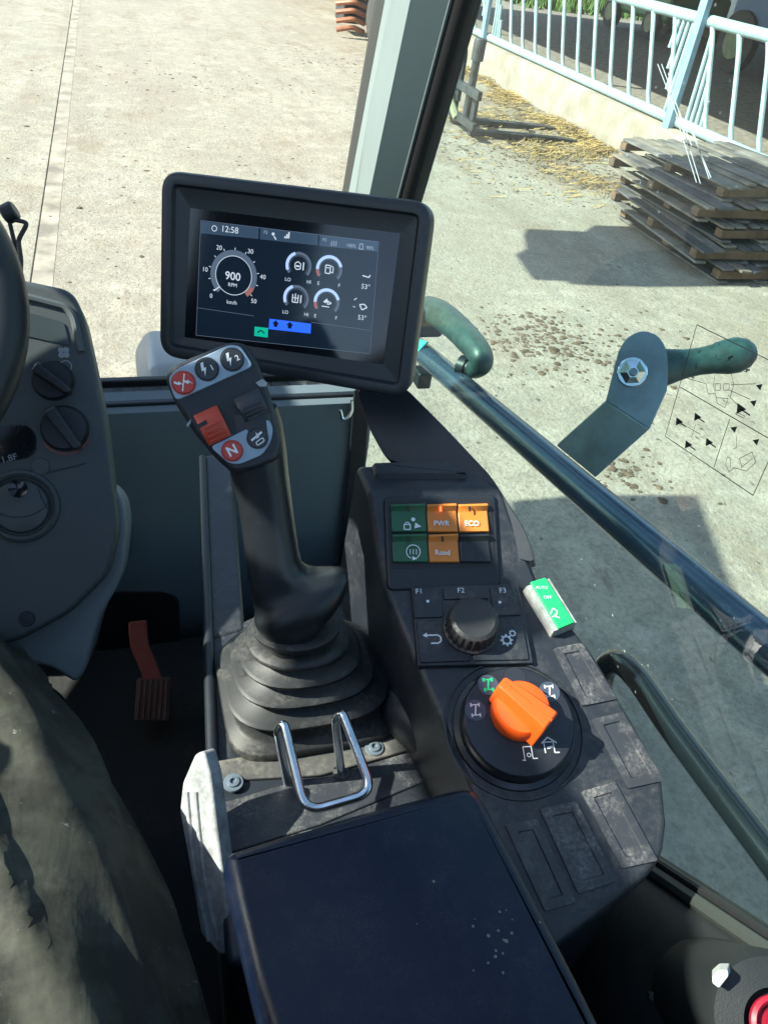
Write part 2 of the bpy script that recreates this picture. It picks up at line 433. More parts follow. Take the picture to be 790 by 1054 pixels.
yard = MB().box((2.8, 14, -0.03), (6.8, 60, 0.06)).build('concrete_yard', YARD, bev=0.012)
tag(yard, 'pale concrete yard slab right of the long joint', 'yard', kind='structure')
MB().box((-6.62, 14, -0.031), (12.0, 60, 0.06)).build('concrete_slab', YARD, yard, bev=0.008)
JOINT = mat('joint_filler', (0.26, 0.23, 0.175), 0.9, var=0.4, vscale=4, dust=0.6, dscale=6)
MB().box((-0.548, 14, -0.031), (0.128, 60, 0.066)).build('joint_strip', JOINT, yard)
barn_floor = MB().add([(6.4, -12, 0.02), (40, -12, 0.02), (40, 60, 0.02), (6.4, 60, 0.02)], [(0, 1, 2, 3)]).build(
    'barn_floor', mat('barn_gravel', (0.20, 0.165, 0.13), 0.95, var=0.35, vscale=9, bump=0.8, bscale=14), smooth=False)
tag(barn_floor, 'brown gritty floor beyond the tubular fence', 'floor', kind='structure')

# low wall under the fence
random.seed(3)
wall = MB(); rings = []
for i in range(61):
    y = -10 + i * 0.7
    j = [noise.noise(V((i * 0.37, k * 3.1, 0))) * 0.025 for k in range(6)]
    rings.append([V((6.10 + j[0], y, -0.02)), V((6.13 + j[1], y, 0.25)), V((6.15 + j[2], y, 0.44 + j[3] * .5)), V((6.19 + j[4], y, 0.475)), V((6.42, y, 0.48)), V((6.45, y, -0.02))])
wall.loft(rings)
tag(wall.build('low_wall', KERB, angle=60), 'low stained concrete wall carrying the pale tubular fence', 'wall')

# fence
FX = 6.30
ZB, ZT = 0.545, 1.56
def bal_line(y0):
    return fillet([(FX, y0, ZB), (FX - 0.02, y0 + 0.07, 0.68), (FX - 0.05, y0 + 0.34, 1.38), (FX, y0 + 0.52, ZT)], 0.14, 5)
def fence_bay(y0, y1, label):
    f = thing('fence', label, 'fence', (FX, y0, 0.48), 'bays of tubular fence on the low wall')
    MB().tube([(FX, y0 + 0.09, ZB), (FX, y1 - 0.07, ZB)], 0.058, 12).build('bottom_rail', FENCE, f)
    MB().tube([(FX, y0 + 0.02, ZT), (FX, y1 - 0.02, ZT)], 0.060, 12).build('top_rail', FENCE, f)
    n = int((y1 - y0 - 0.9) / 0.475)
    ys = [y1 - 0.95 - i * 0.475 for i in range(n)]
    ys = [y0 + 0.12 + i * 0.475 for i in range(int((y1 - y0 - 0.7) / 0.475) + 1)]
    base = None
    for y in ys:
        if base is None:
            base = MB().tube(bal_line(y), 0.027, 8).build('baluster', FENCE, f)
            by = y
        else:
            o = base.copy(); COL.objects.link(o); o.parent = f; o.matrix_parent_inverse = Matrix.Translation(-f.location)
            o.location = (0, y - by, 0)
    # uprights that fill the triangle at either post
    for k in range(4):
        y = ys[0] + 0.1 + k * 0.095
        z0 = 0.62 + k * 0.2
        MB().tube([(FX - 0.03, y, z0), (FX, y, ZT)], 0.026, 8).build('upright', FENCE, f)
    for k in range(4):
        y = y1 - 0.2 - k * 0.10
        z1 = ZT - 0.1 - k * 0.2
        MB().tube([(FX, y, ZB), (FX - 0.03, y, z1)], 0.026, 8).build('upright', FENCE, f)
    return f
fence_bay(2.65, 8.61, 'pale blue tubular fence bay right of the nearest post, behind the pallets')
fence_bay(8.61, 14.52, 'pale blue tubular fence bay between the two visible posts')
fence_bay(14.52, 20.4, 'pale blue tubular fence bay farthest away, left of the far post')
POSTM = mat('post_paint', (0.22, 0.33, 0.40), 0.45, 0.2, var=0.15)
for y, lb in ((8.61, 'tall slim blue-grey post at the yard wall, nearest, behind the pallet stack'), (14.52, 'tall slim blue-grey post on the wall, second one, beyond the fork carriage'),
              (20.4, 'tall slim blue-grey post at the far end of the fence, beside the pillar')):
    p = thing('post', lb, 'post', (FX - 0.02, y, 0), 'posts carrying the barn roof')
    MB().box((FX - 0.09, y, 1.72), (0.07, 0.13, 3.44)).build('upright', POSTM, p, bev=0.005)
    MB().box((FX - 0.09, y, 0.30), (0.06, 0.16, 0.02)).build('foot_clamp', POSTM, p)
# barn roof above (throws the shade beyond the fence)
roof = thing('barn_roof', 'overhanging roof of the open barn beyond the fence', 'roof', (16, 8, 3.2))
MB().add([(5.9, -12, 3.02), (5.9, 27, 3.02), (28, 27, 6.0), (28, -12, 6.0), (5.9, -12, 3.1), (5.9, 27, 3.1), (28, 27, 6.1), (28, -12, 6.1)],
         [(0, 1, 2, 3), (4, 7, 6, 5), (0, 4, 5, 1), (2, 6, 7, 3), (0, 3, 7, 4), (1, 5, 6, 2)]).build('roof_sheet', DARKW, roof, smooth=False)
back = MB()
back.box((22, 16, 1.6), (0.2, 60, 3.6))
tag(back.build('barn_wall', DARKW), 'dark back wall of the barn deep in the shade', 'wall')

# grass and machines in the shade beyond the fence
random.seed(11)
gm = MB()
for i in range(5000):
    x = random.uniform(13.0, 21.5); y = random.uniform(27.5, 44); h = random.uniform(.15, .5); a = random.uniform(0, PI)
    dx, dy = math.cos(a) * .05, math.sin(a) * .05
    gm.add([(x - dx, y - dy, .02), (x + dx, y + dy, .02), (x + random.uniform(-.1, .1), y + random.uniform(-.1, .1), h)], [(0, 1, 2)])
tag(gm.build('grass', LEAF, smooth=False, fix=False), 'strip of green grass beyond the fence at the top edge', 'grass', kind='stuff')
def implement(name, label, loc, mm, dims):
    t_ = thing(name, label, 'machine', loc)
    x, y, z = loc; a, b, c = dims
    MB().box((x, y, c * .55), (a, b, c * .5)).build('body', mm, t_, bev=0.12, seg=3)
    MB().box((x, y - b * .15, c * .92), (a * .7, b * .5, c * .36)).build('cabin', mat('dark_cab_glass', (.02, .03, .035), .15), t_, bev=0.1, seg=3)
    for sx in (-1, 1):
        for sy in (-1, 1):
            wl = MB().lathe((x + sx * a * .5 - .12, y + sy * b * .33, c * .27), (1, 0, 0), [(0.0, 0), (c * .2, 0), (c * .27, .03), (c * .27, .21), (c * .2, .24), (0, .24)], 24, (0, 1, 0)).build('wheel', TYRE, t_)
            MB().lathe((x + sx * a * .5 - .13, y + sy * b * .33, c * .27), (1, 0, 0), [(0, 0), (c * .15, 0), (c * .15, .26), (0, .26)], 16, (0, 1, 0)).build('rim', MUST, wl)
implement('parked_tractor', 'blue machine parked in the shade beyond the fence, top right', (14.6, 16.2, 0), BLUEM, (1.9, 3.4, 2.3))
implement('farm_trailer', 'dark green machine in the shade behind the middle of the fence', (15.6, 23.5, 0), BODYG, (2.0, 3.4, 1.5))

# pallets
def make_pallet(name, label, loc, rz, wd=1.35, ln=1.62, hh=0.125, wood=0, flip=False):
    p = thing(name, label, 'pallet', loc, 'weathered pallets stacked by the fence')
    p.rotation_euler = (random.uniform(-.014, .014), random.uniform(-.016, .016), rz)
    nb = 10
    for k in range(nb):
        x = -wd / 2 + 0.06 + k * (wd - 0.12) / (nb - 1)
        o = MB().box((0, 0, 0), (random.uniform(0.075, 0.115), ln * random.uniform(.93, 1.05), 0.020)).build('top_board', WOODS[(k * 3 + wood + random.randrange(2)) % 4], None, bev=0.003, seg=1)
        o.parent = p; o.location = (x + random.uniform(-.012, .012), random.uniform(-.06, .06), hh - 0.009 + random.uniform(0, .008)); o.rotation_euler = (random.uniform(-.008, .008), random.uniform(-.05, .05), random.uniform(-.035, .035))
    for k in range(3):
        y = (-1, 0, 1)[k] * (ln / 2 - 0.07)
        o = MB().box((0, 0, 0), (wd, 0.095, 0.066)).build('stringer', WOODB, None, bev=0.003, seg=1)
        o.parent = p; o.location = (0, y, hh - 0.056)
    for k in range(4):
        x = -wd / 2 + 0.055 + k * (wd - 0.11) / 3
        o = MB().box((0, 0, 0), (0.10, ln, 0.02)).build('bottom_board', WOODS[(k + wood) % 4], None, bev=0.003, seg=1)
        o.parent = p; o.location = (x, 0, 0.0125)
    return p
random.seed(5)
X0 = 5.30
spec = [(0.0, 5.93, 0.0, 0.02, 'bottom pallet of the stack by the fence, flat on the concrete'),
        (-0.13, 6.02, 0.130, -0.05, 'second pallet from the ground in the stack by the fence'),
        (0.05, 6.16, 0.260, 0.04, 'third pallet from the ground in the stack by the fence'),
        (-0.10, 6.24, 0.390, -0.03, 'fourth pallet from the ground, second from the top of the stack'),
        (0.12, 6.42, 0.520, 0.05, 'top pallet of the stack, grey weathered boards catching the sun')]
for i, (dx, y, z, rz, lb) in enumerate(spec):
    make_pallet('pallet', lb, (X0 + dx, y, z), rz, wood=i)

# pallet fork carriage lying by the wall
fk = thing('fork_carriage', 'dark steel pallet fork carriage with two tines resting by the low wall', 'fork carriage', (4.25, 10.0, 0))
for y in (9.72, 10.36):
    MB().loft([[V((x, y - wd, z0)), V((x, y + wd, z0)), V((x, y + wd, z1)), V((x, y - wd, z1))] for x, wd, z0, z1 in
               ((4.20, .07, 0.004, .075), (4.9, .07, .004, .07), (5.5, .065, .004, .05), (5.72, .04, .004, .03))]).build('tine', RUST, fk, bev=0.004)
    MB().box((4.20, y, 0.26), (.05, .11, .50)).build('tine_shank', RUST, fk, bev=0.006)
MB().tube(fillet([(4.16, 10.62, 0.10), (4.16, 10.62, 0.86), (4.16, 10.36, 0.98), (4.16, 10.20, 0.86), (4.16, 10.2, 0.3)], 0.2, 8), 0.035, 10).build('hoop', RUST, fk)
MB().box((4.12, 9.98, 0.50), (.06, 1.1, .10)).build('cross_bar', RUST, fk, bev=0.008)
MB().box((4.12, 9.98, 0.16), (.06, 1.1, .09)).build('cross_bar', RUST, fk, bev=0.008)
MB().tube([(4.16, 9.86, 0.12), (4.16, 9.80, 1.02)], 0.05, 12).build('lift_ram', RUST, fk)
MB().lathe((4.16, 9.80, 0.82), (0, -.06, 1), [(0, 0), (.075, 0), (.075, .2), (.06, .23), (0, .23)], 12).build('ram_collar', RUST, fk)
MB().tube(fillet([(4.0, 10.75, .55), (4.05, 10.4, .42), (4.1, 10.0, .14)], .2), .05, 8).build('brace', MUST, fk)
# machine glimpsed past the pillar
mc = thing('farm_implement', 'orange spiral-toothed implement with a tyre beyond the windscreen, top centre', 'implement', (5.0, 17.5, 0))
MB().lathe((4.75, 16.6, .45), (1, 0, 0), [(0.15, 0), (.34, 0), (.45, .05), (.45, .25), (.34, .3), (.15, .3)], 28, (0, 1, 0)).build('wheel', TYRE, mc)
for k in range(6):
    MB().tube(fillet([(4.25, 17.2 + k * .05, .12 + k * .14), (4.55, 17.1, .20 + k * .14), (4.8, 17.2, .12 + k * .14)], .1), .045, 8).build('tooth', MORANGE, mc)
MB().box((4.75, 17.9, .45), (.6, .7, .5)).build('housing', RUST, mc, bev=.04)

# straw along the wall, dung
random.seed(21)
sm = MB()
for i in range(9000):
    y = random.uniform(6.8, 17); d = abs(random.gauss(0, .30))
    x = 6.08 - d
    if random.random() < 0.35: x = 4.9 + random.gauss(0, .6); y = random.choice((9.2, 8.6, 9.6, 10.9, 12.2, 7.9)) + random.gauss(0, .35)
    if noise.noise(V((x * 1.3, y * 0.9, 0))) < -0.10 + random.uniform(-.2, .2): continue
    z = 0.004 + random.uniform(0, .10) * max(0, 1 - d * 1.6) * (.5 + noise.noise(V((x * 2, y * 1.5, 3))))
    a = random.uniform(0, PI); l = random.uniform(.03, .10); dx, dy = math.cos(a) * l, math.sin(a) * l
    n = V((-dy, dx, 0)).normalized() * .006
    sm.add([(x - dx - n.x, y - dy - n.y, z), (x - dx + n.x, y - dy + n.y, z + .004), (x + dx + n.x, y + dy + n.y, z + .012), (x + dx - n.x, y + dy - n.y, z + .008)], [(0, 1, 2, 3)])
tag(sm.build('straw', STRAW, smooth=False, fix=False), 'loose straw swept along the foot of the low wall', 'straw', kind='stuff')
dm = MB()
def clod(c, r):
    seg = 7; rings = []
    for i in range(4):
        t = i / 3 * PI / 2
        rings.append([V((c[0] + math.cos(2 * PI * k / seg) * r * math.cos(t) * (1 + .8 * noise.noise(V((c[0] * 90 + k * .9, c[1] * 70, i * .3)))), c[1] + math.sin(2 * PI * k / seg) * r * math.cos(t) * (1 + .8 * noise.noise(V((c[0] * 90 + k * .9, c[1] * 70, i * .3)))), max(.001, math.sin(t) * r * .35))) for k in range(seg)])
    dm.loft(rings)
for cx, cy, n, sp in ((5.2, 9.1, 60, .35), (4.6, 8.5, 40, .4), (2.55, 4.2, 70, .22), (3.0, 4.0, 25, .3), (5.3, 8.2, 50, .3), (2.35, 2.75, 18, .12), (4.2, 9.0, 30, .3), (1.0, 12, 25, .8), (3.4, 14.5, 40, .6), (.4, 6.5, 14, 1.2), (5.7, 11.3, 40, .3), (3.9, 7.6, 20, .4)):
    for i in range(n * 7): clod((cx + random.gauss(0, sp), cy + random.gauss(0, sp)), abs(random.gauss(.0, .010)) + .002)
for i in range(420): clod((random.uniform(-2.5, 6), random.uniform(2.2, 18)), random.uniform(.004, .016))
tag(dm.build('dung_clods', DUNG, angle=50), 'scattered dung and dirt clods lying on the concrete', 'dung', kind='stuff')
#--SPLIT--
# ================================================================== CAB
XW = 0.42                                     # inside face of the right-hand glass
GLR = glass('side_glass', (0.77, 0.935, 0.885), 0.9, 0.020)
GLF = glass('wind_glass', (0.92, 0.955, 0.90), 0.15, 0.02)
cab = thing('cab_shell', 'dark grey machine cab with glass front and right side', 'cab', (-0.1, 0.3, 0.95))
MB().box((-0.09, 0.33, 0.92), (1.06, 2.1, 0.06)).build('floor', FLOORM, cab)
MB().box((-0.09, -0.60, 2.66), (1.12, 0.26, 0.10)).build('roof', BLACK, cab, bev=0.02)
MB().box((-0.09, 0.945, 2.66), (1.12, 0.16, 0.10)).build('roof', BLACK, cab, bev=0.02)
MB().box((-0.57, 0.195, 2.66), (0.16, 1.328, 0.10)).build('roof', BLACK, cab, bev=0.02)
MB().box((0.41, 0.195, 2.66), (0.12, 1.328, 0.10)).build('roof', BLACK, cab, bev=0.02)
MB().add([(-.49, -.47, 2.67), (.35, -.47, 2.67), (.35, .86, 2.67), (-.49, .86, 2.67)], [(0, 1, 2, 3)]).build('roof_glass', glass('roof_tint', (.62, .72, .72), .3, .03), cab, smooth=False, fix=False)
# front bulkhead: a shaped panel under the windscreen
YB = 1.10
ZL = on_axis(150, 420, 1, YB).z; YG = on_axis(150, 397, 2, ZL + .01).y
bh = MB(); rows = []
for z, y in ((0.90, YB + .01), (1.02, YB + .01), (1.20, YB + .005), (ZL - .07, YB), (ZL - .012, YB + .004), (ZL, YB + .03)):
    rows.append([V((x, y + (0.05 if abs(x + .09) > .47 else 0), z)) for x in (-0.60, -0.55, -0.3, 0.0, 0.2, 0.345, 0.375)])
nC = 7
bh.add([p for r in rows for p in r], [(i * nC + j, i * nC + j + 1, (i + 1) * nC + j + 1, (i + 1) * nC + j) for i in range(len(rows) - 1) for j in range(nC - 1)])
b_ = bh.build('bulkhead', GREY, cab, angle=50)
sd = b_.modifiers.new('s', 'SOLIDIFY'); sd.thickness = 0.02; sd.offset = 1
led = MB().box((-0.115, (YB + YG) / 2 + .012, ZL - .006), (0.97, YG - YB + .01, 0.024)).build('ledge', mat('ledge_grey', (.06, .07, .072), .5, dust=.3), cab, bev=0.004)
for k in range(30):
    MB().box((-0.56 + k * 0.030, (YB + YG) / 2 + .01, ZL + .0075), (0.017, 0.022, 0.006)).build('vent_slot', SEAL, led, smooth=False)
MB().box((-0.115, YB + .004, ZL + .004), (0.97, 0.012, 0.014)).build('ledge_edge', BLACK, led, bev=0.003)
MB().box((-0.115, YG + .012, ZL + .008), (0.97, 0.014, 0.020)).build('screen_seal', SEAL, led, bev=0.003)
pw = Frame(on_axis(150, 640, 1, YB - .003), (0, -1, 0), (1, 0, 0))
MB().prism(pw, rounded(pw.pxs([(104, 612), (118, 604), (172, 604), (184, 612), (186, 660), (186, 720), (100, 720)]), .02), -.02, .012).build('pedal_arch', SEAL, cab, bev=.006)
fb = Frame(on_axis(128, 548, 1, YB), (0, -1, 0), (1, 0, 0))
MB().prism(fb, rounded(fb.pxs([(119, 531), (131, 533), (133, 562), (121, 565)]), .006), -.005, .02).build('bulkhead_plug', BLACK, cab, bev=.003)
# left side, rear and roof posts (they shade the cab)
MB().box((-0.62, 0.30, 1.10), (0.05, 2.0, 0.36)).build('door_sill', BLACK, cab, bev=.01)
MB().tube([(-0.62, 1.40, 1.1), (-0.62, 1.36, 1.5), (-0.61, 1.0, 2.62)], 0.04, 10).build('pillar', BLACK, cab)
MB().box((-0.62, 0.05, 1.87), (0.05, 0.33, 1.50)).build('pillar', BLACK, cab, bev=.012)  # left pillar moved forward and widened to keep sun off the side pod
MB().box((-0.62, 0.61, 2.39), (0.05, 0.13, 0.10)).build('shade_box', BLACK, cab, bev=.01)  # box added on the door side to shade the key panel and dial
MB().tube([(0.46, -0.45, 1.1), (0.46, -0.45, 2.62)], 0.045, 10).build('pillar', BLACK, cab)
MB().box((-0.09, -0.72, 1.40), (1.06, 0.05, 0.95)).build('rear_panel', BLACK, cab, bev=.01)
MB().box((-0.62, 0.25, 2.590), (0.05, 1.65, 0.09)).build('roof_rail', BLACK, cab, bev=.01)
MB().loft([[V((x, y, z)) for y, z in ((1.42, 1.25), (1.34, 1.25), (1.22, 1.75), (0.90, 2.28), (0.69, 2.36), (0.68, 2.54), (1.03, 2.54), (1.28, 1.95))] for x in (-.645, -.60)]).build('shade_door_frame', BLACK, cab)  # door frame widened to shade the rocker bank, joystick head and display
def quad_pane(name, pts, m):
    p = [V(q) for q in pts]; n = (p[1] - p[0]).cross(p[2] - p[0]).normalized() * 0.0025
    return MB().add(p, [(0, 1, 2, 3)]).build(name, m, cab, smooth=False, fix=False)
wr = [(YG + .012, ZL), (YG + .10, ZL + .12), (1.385, 1.74), (1.36, 1.9), (1.28, 2.08), (1.14, 2.38), (0.99, 2.61)]
MB().add([(x, y - (.03 if abs(x) > .3 else 0), z) for y, z in wr for x in (-.60, -.09, .41)], [(3 * i + j, 3 * i + j + 1, 3 * i + j + 4, 3 * i + j + 3) for i in range(6) for j in range(2)]).build('windscreen', GLF, cab, fix=False, angle=60)
quad_pane('door_glass', [(-0.63, 1.36, 1.28), (-0.63, -0.35, 1.28), (-0.63, -0.35, 2.56), (-0.63, 0.98, 2.56)], GLF)
# right-hand A-pillar: strips that run up and lean back
def pil(pt, pb, x, t):
    a = on_axis(pb[0], pb[1], 0, x); b = on_axis(pt[0], pt[1], 0, x)
    return a + (b - a) * t
cuts = {'A': ((385.5, 0), (353, 191), 0.405), 'B': ((396, 0), (360, 191), 0.40), 'C': ((422, 0), (382, 191), 0.372), 'D': ((461, 0), (411, 191), 0.405), 'E': ((480, 0), (426, 191), XW)}
TT = (-1.35, -0.6, 0, 0.5, 1, 2.0, 2.75)
def strip(name, k0, k1, m, back=(0.035, 0.015, 0.0), fat=0.0):
    rings = []
    for t in TT:
        a = pil(*cuts[k0], t); b = pil(*cuts[k1], t); bk = V(back)
        mid = (a + b) / 2 + V((-0.4, -0.9, 0)).normalized() * fat
        rings.append([a, a * .5 + mid * .5 + V((-0.4, -0.9, 0)).normalized() * fat * .25, mid, b * .5 + mid * .5 + V((-0.4, -0.9, 0)).normalized() * fat * .25, b, b + bk, a + bk])
    return MB().loft(rings).build(name, m, cab, angle=50)
strip('pillar_frit', 'A', 'B', SEAL, (0.004, 0.006, 0))
strip('pillar_trim', 'B', 'C', PILL, fat=0.006)
strip('pillar', 'C', 'D', PILD)
strip('pillar_seal', 'D', 'E', SEAL, (0.02, 0.0, 0), fat=0.004)
sb = MB(); sb.loft([[pil(*cuts['D'], t) * 0.75 + pil(*cuts['E'], t) * 0.25 + V((-.006, -.002, 0)), pil(*cuts['D'], t) * 0.68 + pil(*cuts['E'], t) * 0.32 + V((-.006, -.002, 0)), pil(*cuts['D'], t) * 0.7 + pil(*cuts['E'], t) * 0.3] for t in TT]).build('seal_lip', PILL, cab)
# dotted band printed beside the pillar
dots = MB()
for i in range(90):
    t = -0.3 + i * 1.45 / 90
    a = pil(*cuts['A'], t); b = pil((369, 0), (337, 191), 0.405, t)
    for j in range(7):
        c = a + (b - a) * ((j + (i % 2) * .5) / 7.0); r = 0.0016 * (1 - j / 8.5)
        u_ = (b - a).normalized(); v_ = (pil(*cuts['A'], 1) - pil(*cuts['A'], 0)).normalized()
        dots.add([c + u_ * r, c + v_ * r, c - u_ * r, c - v_ * r], [(0, 1, 2, 3)])
dots.build('frit_dots', SEAL, cab, smooth=False, fix=False)['kind'] = 'stuff'
# right-hand glass with its sloping lower edge
def sill(y):
    return 1.625 if y < 0.07 else (1.556 + (0.151 - y) * 0.84 if y < 0.45 else max(1.20, 1.305 - (y - 0.45) * 0.35))
ysl = [-0.45, -0.2, 0.0, 0.07, 0.12, 0.18, 0.24, 0.30, 0.38, 0.45, 0.6, 0.8, 1.0, 1.2, 1.36]
top = lambda y: 2.6 if y < 0.95 else 2.6 - (y - 0.95) * 2.4
pv = [V((XW + .004, y, sill(y) - .015)) for y in ysl] + [V((XW + .004, y, top(y))) for y in reversed(ysl)]
n_ = len(ysl)
sw = MB().add(pv, [(i, i + 1, 2 * n_ - 2 - i, 2 * n_ - 1 - i) for i in range(n_ - 1)]).build('side_window', GLR, cab, smooth=False, fix=False)
MB().tube([(XW - .002, y, sill(y)) for y in ysl], 0.007, 8).build('sill_bead', mat('sill_bead', (0.035, 0.042, 0.038), .45), cab)
MB().tube([(XW + .004, y, sill(y) + .010) for y in ysl], 0.004, 8).build('window_seal', SEAL, cab)
# trim under the glass
rings = []
for y in ysl:
    s_ = sill(y)
    rings.append([V(p) for p in ((XW + .03, y, s_ - .006), (XW - .004, y, s_ - .004), (XW - .03, y, s_ - .022), (XW - .08, y, s_ - .075), (XW - .105, y, s_ - .14), (XW - .12, y, 0.93), (XW + .03, y, .93))])
TRIM = mat('side_trim', (0.010, 0.013, 0.014), 0.5, grain=0.5, gscale=700, dust=0.12, dscale=6)
MB().loft(rings).build('side_trim', TRIM, cab, angle=60)
# pod with a red ring at the rear corner, small paddle, white solid for a sun patch
pf = Frame(at(799, 1056, 0.51), (-0.25, -0.35, 0.9), (1, 0, 0))
pod = MB().lathe(pf.w(0, 0, -.12), pf.n, [(0.050, 0), (0.047, .06), (0.045, .108), (0.040, .119), (0.022, .122), (0.020, .112), (0.0, .112)], 40, pf.u).build('side_pod', TRIM, cab)
MB().lathe(pf.w(0, 0, .0), pf.n, [(0.0135, 0), (0.0135, .004), (0.0155, .006), (0.0180, .004), (0.0180, 0)], 32, pf.u).build('ring', REDR, pod)
MB().lathe(pf.w(0, 0, -.012), pf.n, [(0.0, 0), (0.0125, 0), (0.0125, .010), (0.0, .012)], 24, pf.u).build('socket', GLOSSB, pod)
lf = Frame(at(685, 1018, 0.62), (-0.35, -0.45, 0.82), (1, 0, 0))
pd = MB().prism(lf, rounded(lf.pxs([(664, 1024), (700, 1005), (708, 1010), (675, 1035)]), .004), -.03, .004).build('paddle', BLACK, cab, bev=.003)
MB().prism(lf, rounded(lf.pxs([(674, 1020), (684, 1013), (686, 1016), (677, 1022)]), .001), .004, .0065).build('paddle_lip', GREYP, pd)
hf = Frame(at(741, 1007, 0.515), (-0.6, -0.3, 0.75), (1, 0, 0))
MB().prism(hf, hf.pxs([(731, 1003), (739, 996), (750, 996), (751, 1005), (740, 1019), (731, 1012)]), -.02, .003, .001).build('sun_patch_solid', mat('sun_patch_white', (.52, .54, .50), .4), cab, bev=.001)  # white solid standing in for a patch of sun on the trim

# decal printed on the side glass
df = Frame((XW + .0025, 0.40, 1.88), (-1, 0, 0), (0, -1, 0))
P = Print(df, .0012)
q = lambda a, b: df.px(a, b)
def ln(a, b, wd=.0007): P.line(q(*a), q(*b), wd)
def zd(x, y): return (680 + x / 5.273, 320 + y / 5.27)          # from the enlarged view
for a, b in (((200, 75), (28, 680)), ((28, 680), (505, 1000)), ((505, 1000), (600, 790)), ((108, 412), (640, 720)), ((200, 75), (680, 310)), ((378, 585), (292, 848)),):
    ln(zd(*a), zd(*b))
def tri(c, s, rot): P.poly([q(c[0] + s * math.cos(rot + k * 2 * PI / 3), c[1] + s * math.sin(rot + k * 2 * PI / 3)) for k in range(3)])
def arrow(c, s, rot, tail=True):
    tri(c, s, rot)
    if tail:
        ln((c[0], c[1]), (c[0] + s * 1.9 * math.cos(.6), c[1] + s * 1.9 * math.sin(.6)), .0011)
for x, y in ((200, 575), (100, 600), (262, 712), (150, 725), (435, 530)): arrow(zd(x, y), 5.0 if x < 400 else 6.5, 2.2)
for x, y in ((402, 640), (522, 708), (508, 498), (540, 410)): arrow(zd(x, y), 4.2, 1.4, False)
for a, b in (((148, 628), (218, 670)), ((192, 618), (172, 680)), ((415, 680), (415, 740)), ((415, 740), (395, 750))): ln(zd(*a), zd(*b), .0004)
for a, b in (((300, 330), (385, 330)), ((300, 330), (290, 400)), ((385, 330), (400, 400)), ((290, 400), (305, 470)), ((400, 400), (380, 470)), ((305, 470), (370, 475)), ((305, 470), (310, 500)), ((370, 475), (352, 525)), ((310, 500), (352, 525)),
             ((300, 395), (328, 395)), ((328, 395), (328, 430)), ((300, 430), (328, 430)), ((345, 395), (375, 395)), ((345, 395), (345, 430)), ((345, 430), (375, 430)), ((300, 395), (300, 430)), ((375, 395), (375, 430)),
             ((250, 395), (262, 450)), ((262, 450), (300, 450)), ((130, 360), (250, 395)), ((385, 400), (520, 395)), ((380, 430), (490, 480)), ((370, 455), (420, 510)),
             ((365, 790), (385, 800)), ((365, 790), (355, 830)), ((355, 830), (375, 872)), ((375, 872), (400, 850)), ((385, 800), (380, 850)), ((400, 850), (470, 868)), ((470, 868), (520, 820)), ((430, 800), (500, 765)), ((500, 765), (520, 820)), ((440, 850), (500, 800)), ((430, 800), (445, 850)),
             ((410, 560), (455, 580)), ((415, 550), (460, 570)), ((410, 560), (415, 550)), ((455, 580), (460, 570))): ln(zd(*a), zd(*b), .00045)
for st, x, y, sz in (('F', 212, 225, 9), ('N', 195, 300, 8), ('R', 178, 365, 8)):
    P.text(st, q(*zd(x, y)), sz * .00060, rot=-.45)
def bolt(pr, c, s, rot=0.0):
    cs, sn = math.cos(rot), math.sin(rot)
    sh = [(-.10, .9), (.32, .9), (.06, .15), (.38, .15), (-.26, -.95), (-.06, -.14), (-.38, -.14)]
    pts = [(c[0] + (a * cs - b * sn) * s, c[1] + (a * sn + b * cs) * s) for a, b in sh]
    pr.poly([pts[i] for i in (0, 1, 2, 5, 6)]); pr.poly([pts[i] for i in (2, 3, 4, 5)])
bolt(P, q(*zd(375, 260)), .0045, -.5); bolt(P, q(*zd(470, 325)), .0035, -.7)
for c_, a0 in (((305, 200), 60), ((325, 235), 200)): P.arc(q(*zd(*c_)), .0040, .0044, a0, a0 + 130, 8)
P.build('decal', INK, sw)
S_ = Print(df, .0016)
for a, b in (((678, 66), (712, 155)), ((682, 66), (713, 150)), ((697, 120), (718, 188)), ((700, 117), (722, 189)), ((707, 122), (733, 183)), ((712, 128), (731, 184)), ((689, 75), (693, 95))):
    S_.line(q(*a), q(*b), .0009)
S_.build('scratch', SCRATCH, sw)

# hood corner outside the windscreen
hd = thing('front_hood', 'pale grey front hood corner outside the windscreen left of the display', 'hood', (0.12, 1.7, 1.0))
hx = on_axis(139, 365, 1, 1.62).x; hz = on_axis(139, 341, 1, 1.72).z
MB().loft([[V((hx + a, 1.50 + b, 1.0)), V((hx + a, 1.50 + b, z - .05)), V((hx + a + .03, 1.50 + b, z)), V((.36, 1.50 + b, z)), V((.40, 1.5 + b, z - .05)), V((.40, 1.5 + b, 1.0))] for a, b, z in ((0.01, 0, hz - .03), (0, .05, hz), (0, .22, hz), (.02, .30, hz - .04))]).build('hood_shell', BODYW, hd, bev=.015, seg=3)
